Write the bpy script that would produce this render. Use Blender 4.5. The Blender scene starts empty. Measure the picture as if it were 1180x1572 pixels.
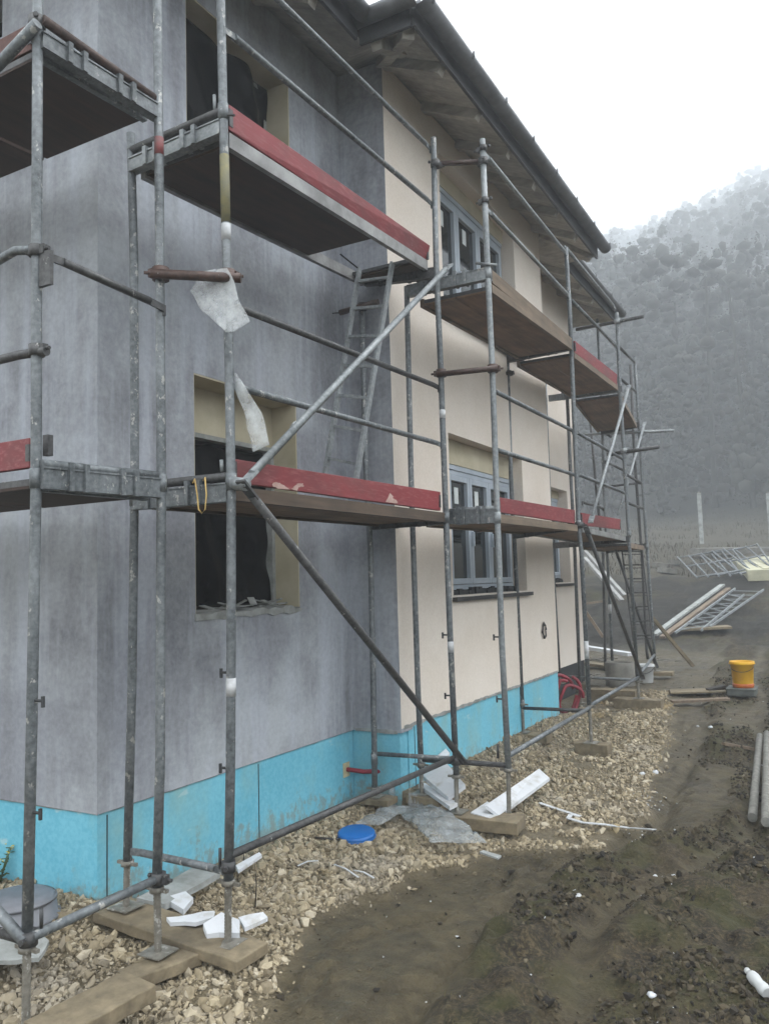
import bpy, math, random
import numpy as np
from mathutils import Vector, Matrix
random.seed(7); rng = np.random.default_rng(7)
S = bpy.context.scene; COL = S.collection

# ------------------------------------------------------------------ camera, measured from the vanishing points of the facade
F = 1250.0
eY = Vector((700, 86, F)).normalized()
eZ = Vector((-420, -14750.0, F)).normalized()
eX = eY.cross(eZ).normalized(); eZ = eX.cross(eY).normalized()
R = Matrix((eX, eY, eZ))                    # world = R @ camera (x right, y down, z forward)
CAM = Vector((3.70, -3.27, 1.80))
def ray(px, py): return R @ Vector(((px-590)/F, (py-786)/F, 1.0))
def PX(px, py, X): r = ray(px, py); return CAM + r*((X-CAM.x)/r.x)
def PY(px, py, Y): r = ray(px, py); return CAM + r*((Y-CAM.y)/r.y)
def PZ(px, py, Z): r = ray(px, py); return CAM + r*((Z-CAM.z)/r.z)

cd = bpy.data.cameras.new('camera'); cam = bpy.data.objects.new('camera', cd); COL.objects.link(cam)
cd.sensor_fit = 'AUTO'; cd.sensor_width = 36; cd.lens = 36*F/1572; cd.clip_start = 0.05; cd.clip_end = 2000
M3 = Matrix((R @ Vector((1,0,0)), R @ Vector((0,-1,0)), R @ Vector((0,0,-1)))).transposed()
cam.matrix_world = Matrix.Translation(CAM) @ M3.to_4x4()
S.camera = cam

# ------------------------------------------------------------------ mesh helpers
class MB:
    def __init__(s): s.v = []; s.f = []; s.sm = []
    def add(s, vs, fs, smooth=False):
        o = len(s.v); s.v += [tuple(v) for v in vs]; s.f += [tuple(i+o for i in f) for f in fs]; s.sm += [smooth]*len(fs); return s
    def box(s, a, b):
        x0,x1 = sorted((a[0],b[0])); y0,y1 = sorted((a[1],b[1])); z0,z1 = sorted((a[2],b[2]))
        vs = [(x0,y0,z0),(x1,y0,z0),(x1,y1,z0),(x0,y1,z0),(x0,y0,z1),(x1,y0,z1),(x1,y1,z1),(x0,y1,z1)]
        return s.add(vs, [(0,3,2,1),(4,5,6,7),(0,1,5,4),(1,2,6,5),(2,3,7,6),(3,0,4,7)])
    def hexa(s, q, d):                       # quad q extruded by vector d
        d = Vector(d); q = [Vector(p) for p in q]; vs = q + [p+d for p in q]
        n = (q[1]-q[0]).cross(q[2]-q[0])
        fs = [(0,1,2,3),(7,6,5,4),(1,0,4,5),(2,1,5,6),(3,2,6,7),(0,3,7,4)]
        if n.dot(d) > 0: fs = [f[::-1] for f in fs]
        return s.add(vs, fs)
    def bar(s, a, b, w, h, up=(0,0,1), n=1): # rectangular bar along a-b
        a = Vector(a); b = Vector(b); d = (b-a).normalized(); sd = d.cross(Vector(up)).normalized(); u = sd.cross(d)
        o = [sd*w/2+u*h/2, -sd*w/2+u*h/2, -sd*w/2-u*h/2, sd*w/2-u*h/2]
        vs = [a+k for k in o]+[b+k for k in o]
        return s.add(vs, [(0,1,2,3),(7,6,5,4),(1,0,4,5),(2,1,5,6),(3,2,6,7),(0,3,7,4)])
    def tube(s, pts, r, n=12, caps=True):
        pts = [Vector(p) for p in pts]; m = len(pts); rs = r if isinstance(r, (list,tuple)) else [r]*m
        vs = []; 
        d0 = (pts[1]-pts[0]).normalized(); ref = Vector((0,0,1)) if abs(d0.z) < .9 else Vector((1,0,0))
        for i, p in enumerate(pts):
            d = (pts[min(i+1,m-1)]-pts[max(i-1,0)]).normalized()
            u = d.cross(ref).normalized(); ref2 = u.cross(d)
            for k in range(n):
                t = 2*math.pi*k/n; vs.append(p + (u*math.cos(t)+ref2*math.sin(t))*rs[i])
        fs = [(i*n+k, i*n+(k+1)%n, (i+1)*n+(k+1)%n, (i+1)*n+k) for i in range(m-1) for k in range(n)]
        fs = [f[::-1] for f in fs]
        s.add(vs, fs, True)
        if caps:
            o = len(s.v)-len(vs); s.f.append(tuple(o+k for k in range(n))); s.sm.append(False)
            s.f.append(tuple(o+(m-1)*n+k for k in reversed(range(n)))); s.sm.append(False)
        return s
    def lathe(s, prof, c, n=24, axis=(0,0,1)):
        ax = Vector(axis).normalized(); u = ax.orthogonal().normalized(); w = ax.cross(u); c = Vector(c); vs = []
        for r, z in prof:
            for k in range(n):
                t = 2*math.pi*k/n; vs.append(c+ax*z+(u*math.cos(t)+w*math.sin(t))*r)
        m = len(prof)
        return s.add(vs, [(i*n+k, i*n+(k+1)%n, (i+1)*n+(k+1)%n, (i+1)*n+k) for i in range(m-1) for k in range(n)], True)
    def build(s, name, mat, parent=None, bevel=0):
        me = bpy.data.meshes.new(name); me.from_pydata(s.v, [], s.f); me.polygons.foreach_set('use_smooth', s.sm); me.update()
        if mat: me.materials.append(mat)
        o = bpy.data.objects.new(name, me); COL.objects.link(o)
        if parent: o.parent = parent; o.matrix_parent_inverse = WM(parent).inverted()
        if bevel:
            b = o.modifiers.new('bevel', 'BEVEL'); b.width = bevel; b.segments = 2; b.limit_method = 'ANGLE'
        return o
def WM(o):
    m = o.matrix_basis.copy()
    return WM(o.parent) @ o.matrix_parent_inverse @ m if o.parent else m
def tag(o, label=None, cat=None, group=None, kind=None):
    if label: o['label'] = label
    if cat: o['category'] = cat
    if group: o['group'] = group
    if kind: o['kind'] = kind
    return o
def thing(name, label, cat, loc, group=None):
    o = bpy.data.objects.new(name, None); COL.objects.link(o); o.location = loc; o.empty_display_size = .1
    return tag(o, label, cat, group)
def npmesh(name, v, f, mat, smooth=False, parent=None, tris=None):
    """v (n,3), f (m,k) arrays"""
    me = bpy.data.meshes.new(name); k = f.shape[1]
    me.vertices.add(len(v)); me.vertices.foreach_set('co', v.astype(np.float32).ravel())
    idx = f.ravel(); tot = np.full(len(f), k)
    if tris is not None: idx = np.concatenate([idx, tris.ravel()]); tot = np.concatenate([tot, np.full(len(tris), 3)]); smf = np.concatenate([np.full(len(f), smooth), np.ones(len(tris), bool)])
    else: smf = np.full(len(f), smooth)
    me.loops.add(len(idx)); me.loops.foreach_set('vertex_index', idx.astype(np.int32))
    me.polygons.add(len(tot)); me.polygons.foreach_set('loop_start', (np.cumsum(tot)-tot).astype(np.int32))
    me.polygons.foreach_set('loop_total', tot.astype(np.int32)); me.polygons.foreach_set('use_smooth', smf); me.update(); me.validate()
    me.materials.append(mat)
    o = bpy.data.objects.new(name, me); COL.objects.link(o)
    if parent: o.parent = parent; o.matrix_parent_inverse = WM(parent).inverted()
    return o
def vattr(o, name, arr):
    a = o.data.attributes.new(name, 'FLOAT', 'POINT'); a.data.foreach_set('value', arr.astype(np.float32))

# value noise
_T = rng.random((256, 256))
def vnoise(x, y, s, o=0.0):
    x = np.asarray(x, float)/s+17.3+o*7.7; y = np.asarray(y, float)/s+5.1+o*3.3
    i = np.floor(x).astype(int); j = np.floor(y).astype(int); a = x-i; b = y-j
    a = a*a*(3-2*a); b = b*b*(3-2*b); t = lambda p, q: _T[p % 256, q % 256]
    return (t(i,j)*(1-a)+t(i+1,j)*a)*(1-b)+(t(i,j+1)*(1-a)+t(i+1,j+1)*a)*b - .5

# ------------------------------------------------------------------ materials
def lin(c): return tuple(((v/255)/12.92 if v/255 <= .04045 else ((v/255+.055)/1.055)**2.4) for v in c)
class NT:
    def __init__(s, name):
        s.m = bpy.data.materials.new(name); s.m.use_nodes = True; s.t = s.m.node_tree; s.t.nodes.clear()
        s.out = s.n('ShaderNodeOutputMaterial'); s.b = s.n('ShaderNodeBsdfPrincipled'); s.l(s.b.outputs[0], s.out.inputs[0])
        s.co = s.n('ShaderNodeTexCoord')
    def n(s, t, **k):
        x = s.t.nodes.new(t)
        for a, b in k.items(): setattr(x, a, b)
        return x
    def l(s, a, b): s.t.links.new(a, b)
    def noise(s, scale, detail=5, rough=.6, stretch=(1,1,1), loc=(0,0,0)):
        mp = s.n('ShaderNodeMapping'); mp.inputs['Scale'].default_value = stretch; mp.inputs['Location'].default_value = loc
        s.l(s.co.outputs['Object'], mp.inputs[0])
        x = s.n('ShaderNodeTexNoise'); x.inputs['Scale'].default_value = scale; x.inputs['Detail'].default_value = detail
        x.inputs['Roughness'].default_value = rough; s.l(mp.outputs[0], x.inputs['Vector']); return x.outputs['Fac']
    def ramp(s, fac, stops, interp='LINEAR'):
        r = s.n('ShaderNodeValToRGB'); r.color_ramp.interpolation = interp; e = r.color_ramp.elements
        while len(e) < len(stops): e.new(.5)
        for k, (p, c) in enumerate(stops):
            e[k].position = p; c = c if isinstance(c, (tuple, list)) else (c,c,c); e[k].color = (*c[:3], 1)
        s.l(fac, r.inputs[0]); return r.outputs[0]
    def mix(s, fac, a, b, mode='MIX'):
        m = s.n('ShaderNodeMix', data_type='RGBA', blend_type=mode)
        for v, i in ((fac, 0), (a, 6), (b, 7)):
            if hasattr(v, 'is_output'): s.l(v, m.inputs[i])
            else: m.inputs[i].default_value = v if i == 0 else (*v[:3], 1)
        return m.outputs[2]
    def math(s, op, a, b=0.0):
        m = s.n('ShaderNodeMath', operation=op)
        for v, i in ((a,0),(b,1)):
            if hasattr(v, 'is_output'): s.l(v, m.inputs[i])
            else: m.inputs[i].default_value = v
        return m.outputs[0]
    def attr(s, name): a = s.n('ShaderNodeAttribute'); a.attribute_name = name; return a.outputs['Fac']
    def fin(s, col, rough=.7, metal=0.0, bump=None, bstr=.3, bdist=.01, spec=.5):
        for v, k in ((col,'Base Color'),(rough,'Roughness'),(metal,'Metallic'),(spec,'Specular IOR Level')):
            if hasattr(v, 'is_output'): s.l(v, s.b.inputs[k])
            else: s.b.inputs[k].default_value = (*v[:3],1) if k == 'Base Color' else v
        if bump is not None:
            b = s.n('ShaderNodeBump'); b.inputs['Strength'].default_value = bstr; b.inputs['Distance'].default_value = bdist
            s.l(bump, b.inputs['Height']); s.l(b.outputs[0], s.b.inputs['Normal'])
        return s.m
def simple(name, c, c2=None, scale=8, rough=.7, metal=0.0, bstr=.2, stretch=(1,1,1), spec=.5, lo=.35, hi=.65):
    t = NT(name); a = lin(c); b = lin(c2 or tuple(int(v*.8) for v in c))
    n = t.noise(scale, stretch=stretch); return t.fin(t.ramp(n, [(lo,a),(hi,b)]), rough, metal, n, bstr, spec=spec)

def m_grey():
    t = NT('cement basecoat')
    big = t.noise(.9, 6, .66); streak = t.noise(1.0, 5, .6, (4.2,4.2,.35)); fine = t.noise(26, 6, .65); streak2 = t.noise(1.0, 4, .6, (9,9,.5), (3,1,0))
    swirl = t.noise(2.6, 6, .7, (1,1,.7), (7,3,2))
    c = t.ramp(big, [(.36, lin((108,111,117))), (.5, lin((147,152,157))), (.64, lin((178,185,191)))])
    c = t.mix(t.ramp(streak, [(.47,0),(.62,.75)]), c, lin((178,185,196)))
    c = t.mix(t.ramp(streak2, [(.55,0),(.75,.35)]), c, lin((112,111,121)))
    c = t.mix(t.ramp(swirl, [(.52,0),(.72,.55)]), c, lin((184,190,199)))
    cl = t.noise(.55, 4, .55, (1,1,1.6), (11,4,6)); c = t.mix(t.ramp(cl, [(.5,0),(.62,.55)]), c, lin((100,102,111)))
    c = t.mix(.32, c, t.ramp(fine, [(.3, lin((104,104,112))),(.7, lin((170,172,178)))]))
    return t.fin(c, .9, 0, fine, .25, .004)
def m_cream():
    t = NT('cream plaster'); a = t.noise(1.1, 4); f = t.noise(60, 4)
    c = t.ramp(a, [(.35, lin((210,200,187))),(.65, lin((221,213,203)))]); c = t.mix(.25, c, t.ramp(f, [(.35, lin((190,178,168))),(.65, lin((228,219,210)))]))
    return t.fin(c, .92, 0, f, .35, .004)
def m_yellowreveal(): return simple('lintel plaster', (186,179,157), (166,158,134), 3, .9)
def m_blue():
    t = NT('blue insulation board'); a = t.noise(1.6, 5); f = t.noise(40, 3); sp = t.noise(7, 3, .5, (1,1,1), (2,5,1)); low = t.noise(2.2, 5, .6, (1,1,.6), (9,1,4))
    c = t.ramp(a, [(.3, lin((92,166,190))),(.7, lin((116,184,204)))]); c = t.mix(.2, c, t.ramp(f, [(.4, lin((70,160,185))),(.6, lin((130,205,220)))]))
    c = t.mix(t.ramp(sp, [(.76,0),(.79,.7)]), c, lin((60,80,85)))
    c = t.mix(t.ramp(low, [(.5,0),(.75,.55)]), c, lin((140,165,150)))
    sx = t.n('ShaderNodeSeparateXYZ'); t.l(t.co.outputs['Object'], sx.inputs[0]); sp2 = t.noise(14, 5, .7, (1,1,.8), (3,7,5))
    mud = t.math('SUBTRACT', t.math('ADD', sp2, t.math('MULTIPLY', low, .35)), t.math('MULTIPLY', sx.outputs[2], .95)); c = t.mix(t.ramp(mud, [(.56,0),(.70,.6)]), c, lin((126,124,108)))
    sm = t.noise(3.1, 4, .6, (1,1,2.4), (21,4,7)); c = t.mix(t.ramp(sm, [(.66,0),(.70,.5)]), c, lin((176,198,200)))
    return t.fin(c, .85, 0, f, .15, .003)
def m_galv(name='galvanised steel', base=(116,121,124), dark=(58,63,66), metal=.3, sp=.61):
    t = NT(name); a = t.noise(3.5, 5, .6, (1,1,.5)); b = t.noise(38, 4, .6); d = t.noise(21, 3, .7, (1,1,.7), (4,2,8))
    c = t.ramp(a, [(.35, lin(base)),(.68, lin(dark))]); c = t.mix(.35, c, t.ramp(b, [(.35, lin(dark)),(.65, lin(tuple(min(255,v+25) for v in base)))]))
    c = t.mix(t.ramp(d, [(sp,0),(sp+.05,.75)]), c, lin((172,171,166)))
    return t.fin(c, t.ramp(a, [(.3,.42),(.7,.62)]), metal, b, .15, .002)
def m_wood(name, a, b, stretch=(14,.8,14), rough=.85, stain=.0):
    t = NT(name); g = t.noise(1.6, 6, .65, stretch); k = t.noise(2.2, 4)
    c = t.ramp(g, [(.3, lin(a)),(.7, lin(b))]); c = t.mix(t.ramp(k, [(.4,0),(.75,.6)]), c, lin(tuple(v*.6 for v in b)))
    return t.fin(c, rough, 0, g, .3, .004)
def m_red():
    t = NT('worn red paint'); a = t.noise(2.2, 5, .6, (1,.6,1)); d = t.noise(9, 5, .7, (1,.5,1), (3,3,3)); f = t.noise(30, 4, .6, (1,.3,2))
    c = t.ramp(a, [(.35, lin((132,46,51))),(.7, lin((104,39,43)))]); c = t.mix(t.ramp(f, [(.5,0),(.72,.65)]), c, lin((150,92,92))); c = t.mix(t.ramp(t.noise(1.3, 5, .7, (1,.8,1.5), (8,2,6)), [(.5,0),(.66,.55)]), c, lin((96,58,56)))
    c = t.mix(t.ramp(d, [(.65,0),(.70,.6)]), c, lin((158,128,120)))
    return t.fin(c, .6, 0, f, .2, .003)
M = dict(
 grey=m_grey(), cream=m_cream(), reveal=m_yellowreveal(), blue=m_blue(), galv=m_galv(), red=m_red(),
 galvl=m_galv('pale galvanised steel', (146,151,153), (96,101,104), .3, .64),
 galvd=m_galv('dark weathered steel', (76,76,76), (42,42,44), .3, .67),
 rust=m_galv('rusty steel', (74,52,44), (42,31,28), .15, .7),
 alu=simple('weathered aluminium', (150,150,149), (110,109,108), 6, .5, .25, .1),
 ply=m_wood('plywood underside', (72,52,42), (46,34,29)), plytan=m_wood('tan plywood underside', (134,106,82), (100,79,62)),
 tan=m_wood('weathered timber', (134,117,99), (98,85,71)), plank=m_wood('muddy plank', (138,125,101), (96,86,68), (8,8,8)),
 darkwood=m_wood('dark timber', (54,48,42), (32,28,25)),
 bitumen=simple('black bitumen', (34,38,42), (22,25,28), 6, .7), black=simple('black plastic film', (3,3,4), (5,5,8), 5, .22, 0, .6, spec=.05),
 pvc=simple('grey white window profile', (168,178,188), (154,165,176), 3, .45, 0, .02), sill=simple('dark sill', (52,50,50), (34,33,34), 6, .6),
 foam=simple('mounting foam', (198,186,150), (160,150,120), 12, .9, 0, .6), eps=simple('white polystyrene', (196,199,203), (158,154,144), 9, .8, 0, .25, lo=.52, hi=.80),
 epsd=simple('dusty polystyrene', (156,159,158), (118,120,116), 7, .85, 0, .3),
 soffit=m_wood('grey eaves timber', (190,186,176), (152,148,140), (3,12,12)), fascia=simple('dark fascia metal', (74,75,78), (58,59,62), 5, .55, .2, .05),
 gutter=simple('grey gutter metal', (112,114,117), (92,94,97), 5, .5, .3, .05), tile=simple('roof tiles', (84,60,52), (62,48,44), 5, .8),
 redpipe=simple('red conduit', (150,34,52), (110,24,40), 6, .5), bluetape=simple('dark blue tape', (38,52,96), (28,38,70), 6, .5),
 bluelid=simple('blue plastic', (14,98,172), (12,88,156), 5, .4, 0, .03), orange=simple('orange plastic', (220,172,8), (206,152,8), 5, .45, 0, .03),
 whitep=simple('white plastic', (186,188,188), (170,172,172), 6, .5, 0, .05), greyp=simple('grey plastic tub', (122,124,130), (96,98,104), 5, .5, 0, .05),
 redp=simple('red plastic', (186,96,22), (140,60,28), 6, .5), concrete=simple('concrete', (118,116,109), (86,84,79), 6, .9, 0, .4),
 oldred=m_wood('washed out red brown board', (116,82,76), (88,62,57)),
 oldwood=m_wood('old deck edge', (96,80,66), (66,55,46)),
 barewood=simple('bare board', (176,150,142), (150,120,112), 14, .9),
 postc=simple('grey post', (126,125,119), (98,97,92), 20, .85, 0, .06),
 dkgrey=simple('dark cement tray', (92,96,92), (66,70,68), 6, .8), yellow=simple('yellow cord', (206,176,110), (180,150,90), 8, .8),
 paintred=simple('red paint mark', (146,60,60), (104,86,86), 16, .7), paintyel=simple('yellow paint', (126,120,84), (98,98,84), 14, .7),
 tape=simple('white tape', (192,194,196), (160,162,164), 22, .7), steelbolt=simple('bolt steel', (70,72,74), (46,47,48), 12, .5, .4),
 cable=simple('cable', (60,56,54), (38,36,36), 12, .6), paper=simple('paper label', (206,212,211), (190,197,197), 9, .8),
 yweed=simple('yellow blossom', (196,176,40), (150,140,40), 9, .8), gweed=simple('green leaf', (70,88,38), (48,64,28), 9, .7),
 inter=simple('bare brick interior', (70,58,52), (50,44,40), 4, .95), pack=simple('pale insulation packs', (180,177,152), (158,155,132), 4, .8),
)
def m_glass():
    t = NT('window glass'); t.b.inputs['Base Color'].default_value = (.012,.016,.018,1); t.b.inputs['Roughness'].default_value = .06; t.b.inputs['Specular IOR Level'].default_value = .6
    n = t.noise(1.5, 2); b = t.n('ShaderNodeBump'); b.inputs['Strength'].default_value = .02; t.l(n, b.inputs['Height']); t.l(b.outputs[0], t.b.inputs['Normal']); return t.m
M['glass'] = m_glass(); M['jack'] = m_galv('dusty galvanised jack', (126,123,115), (88,84,75), .15, .6)
def m_film(name, col, alpha, rough=.4, grid=False):
    t = NT(name); t.b.inputs['Base Color'].default_value = (*lin(col),1); t.b.inputs['Roughness'].default_value = rough
    n = t.noise(9, 5, .7)
    a = t.ramp(n, [(.3, max(0,alpha-.22)),(.7, min(1,alpha+.22))])
    if grid:
        ck = t.noise(150, 1, .5); a = t.mix(.5, a, t.ramp(ck, [(.45,.1),(.55,1.0)]))
    t.l(a, t.b.inputs['Alpha']); b = t.n('ShaderNodeBump'); b.inputs['Strength'].default_value = .6; b.inputs['Distance'].default_value = .02
    t.l(n, b.inputs['Height']); t.l(b.outputs[0], t.b.inputs['Normal']); return t.m
M['film'] = m_film('clear polythene', (168,174,176), .33, .3); M['mesh'] = m_film('white glass fibre mesh', (222,226,228), .36, .8)

# ------------------------------------------------------------------ terrain
_py = np.array([-60,-5,10.5,11.5,13.8,16.5,18,21,23.5,30,40,52,66,420,470.])
_pz = np.array([-.2,-.03,-.03,0.0,.15,.22,.34,.95,1.5,2.3,3.3,4.7,7.6,128,134.])
_gy = []  # gravel edge X as a function of Y, read off on the ground plane
GE = [(384,1580),(430,1480),(560,1385),(650,1335),(770,1296),(905,1290),(985,1243),(1024,1150),(1032,1090),(1020,1058)]
ge = sorted([(PZ(*q,-.10).y, PZ(*q,-.10).x) for q in GE]); GEY = np.array([a for a,b in ge]); GEX = np.array([b for a,b in ge])
PE = [(600,1600),(700,1480),(735,1420),(800,1356),(890,1304),(1010,1256),(1060,1160),(1090,1090),(1100,1040)]
pe = sorted([(PZ(*q,-.08).y, PZ(*q,-.08).x) for q in PE]); PEY = np.array([a for a,b in pe]); PEX = np.array([b for a,b in pe])
def gravel_edge(y): return np.interp(y, GEY, GEX) + .16*vnoise(y, y*0, .35) + .10*vnoise(y, y*0, .11, 2)
def masks(x, y):
    x = np.asarray(x,float); y = np.asarray(y,float)
    g = np.clip((gravel_edge(y)-x)/.10+.5, 0, 1)*np.clip((9.2-y)/.6, 0, 1)
    u = x-np.interp(y, PEY, PEX); r = np.clip((u-.04+.22*vnoise(x,y,.45,3)+.12*vnoise(x,y,.16,16))/.14+.5, 0, 1)*(1-.7*np.exp(-((u-.62-.2*vnoise(x,y,.7,17))/.09)**2))*np.clip(1.0-.9*np.clip(vnoise(x,y,.8,18)*3.2-.55,0,1),0,1)
    far = np.clip((y-9)/3.0, 0, 1)
    r = np.maximum(r, np.clip((y-13)/2, 0, 1)); r = r*(1-g)
    return g, r, far
def H(x, y):
    x = np.asarray(x,float); y = np.asarray(y,float); d = y+3.27
    lat = np.clip((d-14)/10, 0, 1)
    z = np.interp(d + lat*3.0*vnoise(x, y, 6, 5), _py, _pz)
    g, r, far = masks(x, y)
    xw = x-np.where(y > 2.74, .46, 0.0); drop = .085*np.clip((y-.3)/2.2,0,1)*np.clip((xw-.1)/.3,0,1)
    heap = -drop+.10*np.exp(-np.clip(xw,0,9)/.13)-.01-.05*np.clip(xw-.3,0,.9)
    z = z + heap*np.clip((7.5-y)/1.0,0,1) - .17*np.clip((-.05-y)/.9,0,1)*np.clip((2.2-x)/1.2,0,1) + .05*vnoise(x, y, 1.3)*(1-.7*g) + (.35*lat)*vnoise(x, y, 3.1, 1)*np.clip((60-d)/20,.0,1) + np.clip((d-70)/60,0,1)*9*vnoise(x,y,34,4) + np.clip((d-120)/300,0,1)*.34*np.clip(x+105,-60,120)
    near = np.clip((26-d)/10, 0, 1)
    rough = .11*vnoise(x,y,.42,6)+.075*vnoise(x,y,.17,7)+.07*np.clip(vnoise(x,y,.10,8),-.2,.5)+.05*vnoise(x,y,.055,10)
    u = x-np.interp(y, PEY, PEX); rut = 0
    z = z + near*r*(rough+rut+.02) + near*(1-r)*(1-g)*(.014*vnoise(x,y,.12,2)+.012*vnoise(x,y,.06,20)+.03*vnoise(x,y,.5,4)-.02) + g*.015
    z = z + .22*vnoise(x,y,.9,15)*np.clip((d-15)/3,0,1)*np.clip((32-d)/6,0,1)
    z = z - near*(1-g)*(.045*np.exp(-((u+.03-.10*vnoise(x,y,.5,9))/.05)**2)+.035*np.exp(-((u-.62-.2*vnoise(x,y,.7,17))/.09)**2)-.02*np.exp(-((u-.22)/.14)**2)-.015*np.exp(-((u-.95)/.16)**2))*np.clip((12-d)/3,0,1)
    inside = (x < .3) & (y > .2) & (y < 9.6)
    return np.where(inside, np.minimum(z, -.02), z)
def Hs(x, y): return float(H(np.array([x]), np.array([y]))[0])
def G(px, py, dz=0.0):                       # where the sight line of a photo point meets the ground
    r = ray(px, py); t = 1.5
    while t < 300:
        p = CAM + r*t
        if p.z - dz <= Hs(p.x, p.y): break
        t += .02 if t < 25 else .3
    return CAM + r*t
def axis(parts):
    return np.unique(np.round(np.concatenate([np.arange(a, b, s) for a, b, s in parts]), 3))
xs = axis([(-340,-60,10),(-60,-20,2.5),(-20,-4,.6),(-4,.0,.12),(0,4.6,.032),(4.6,8,.08),(8,20,.6),(20,60,2.5),(60,300.1,10)])
ys = axis([(-60,-12,4),(-12,-3.4,.4),(-3.4,-1.9,.1),(-1.9,4.5,.032),(4.5,10,.06),(10,24,.14),(24,60,.8),(60,470.1,4)])
XX, YY = np.meshgrid(xs, ys); ZZ = H(XX.ravel(), YY.ravel())
def prints(x, y):                            # boot prints trodden along the wet path
    z = np.zeros(len(x)); sel = np.where((x > 0) & (x < 4.6) & (y > -2) & (y < 9))[0]; xx_, yy_ = x[sel], y[sel]; dz = np.zeros(len(sel))
    for k in range(64):
        py = -1.5+k*.155+rng.uniform(-.08,.08); px = np.interp(py, PEY, PEX)+rng.uniform(-.75,.55); a = rng.normal(.12,.35); c, s_ = math.cos(a), math.sin(a)
        u = (xx_-px)*c-(yy_-py)*s_; v = (xx_-px)*s_+(yy_-py)*c; q = (u/.052)**2+(v/.145)**2; near_ = q < 6
        dz[near_] += -.030*np.exp(-q[near_]**2)+.014*np.exp(-((q[near_]-1.9)/.7)**2)
    z[sel] = dz; return z
ZZ = ZZ + prints(XX.ravel(), YY.ravel())*(1-masks(XX.ravel(), YY.ravel())[0])
V = np.stack([XX.ravel(), YY.ravel(), ZZ], 1); nx, ny = len(xs), len(ys)
ii = (np.arange(ny-1)[:,None]*nx+np.arange(nx-1)[None]).ravel()
def m_ground():
    t = NT('mud and soil'); g = t.attr('gravel'); r = t.attr('rough'); far = t.attr('far')
    n1 = t.noise(1.4, 6, .65); n2 = t.noise(9, 6, .7); n3 = t.noise(45, 5, .7); n4 = t.noise(2.6, 5, .6, (1,1,1), (5,1,1))
    smooth = t.ramp(n1, [(.32, lin((60,53,38))),(.68, lin((88,79,57)))]); smooth = t.mix(.5, smooth, t.ramp(n2, [(.36, lin((42,37,26))),(.64, lin((100,90,67)))]))
    soil = t.ramp(n2, [(.36, lin((24,20,15))),(.5, lin((54,47,34))),(.63, lin((90,80,58)))]); soil = t.mix(.62, soil, t.ramp(n3, [(.40, lin((13,10,7))),(.5, lin((44,37,25))),(.61, lin((94,83,60)))]))
    soil = t.mix(t.ramp(n4, [(.46,0),(.60,.7)]), soil, lin((62,62,32))); soil = t.mix(t.ramp(n1, [(.5,0),(.72,.5)]), soil, lin((88,76,58)))
    grav = t.ramp(n3, [(.3, lin((72,65,51))),(.7, lin((128,116,92)))])
    gold = t.ramp(n1, [(.3, lin((44,42,33))),(.6, lin((66,61,48))),(.8, lin((50,49,36)))]); gold = t.mix(.5, gold, t.ramp(n2, [(.36, lin((32,31,24))),(.64, lin((80,73,57)))]))
    c = t.mix(r, smooth, soil); n5 = t.noise(.55, 5, .65, (1,1,1), (2,9,4)); c = t.mix(t.math('MULTIPLY', t.attr('mid'), t.ramp(n5, [(.34,.15),(.5,.95)])), c, lin((26,24,19)))
    c = t.mix(far, c, t.mix(t.attr('bank'), gold, lin((46,45,37)))); c = t.mix(g, c, grav)
    rg = t.mix(r, t.ramp(n1, [(.36,.26),(.62,.66)]), (.85,)*3)
    return t.fin(c, rg, 0, t.mix(.5, n2, n3), 1.0, .05, .35)
g_, r_, f_ = masks(V[:,0], V[:,1])
gr = npmesh('ground', V, np.stack([ii, ii+1, ii+nx+1, ii+nx], 1), m_ground(), True)
d_ = V[:,1]+3.27
vattr(gr, 'gravel', g_); vattr(gr, 'rough', r_); vattr(gr, 'far', np.clip((d_-24)/4, 0, 1)); vattr(gr, 'bank', np.clip((d_-48)/10,0,1)); vattr(gr, 'mid', np.clip((d_-16.2+1.6*vnoise(V[:,0],V[:,1],2.2,19))/1.2,0,1)*np.clip((27-d_)/3,0,1))
tag(gr, kind='structure')

FOOT = []
def clear(x, y, z):
    ok = np.ones(len(x), bool)
    for q, top in FOOT:
        c = np.mean(q, 0); q2 = [c+(p-c)*1.06 for p in q]; ins = np.ones(len(x), bool); sg = 0
        a = np.array(q2); area = sum(a[i][0]*a[(i+1)%len(a)][1]-a[(i+1)%len(a)][0]*a[i][1] for i in range(len(a))); sgn = 1 if area > 0 else -1
        for i in range(len(a)):
            p, r = a[i], a[(i+1)%len(a)]; ins &= sgn*((r[0]-p[0])*(y-p[1])-(r[1]-p[1])*(x-p[0])) > 0
        ok &= ~(ins & (z > top-.035))
    return ok
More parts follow.
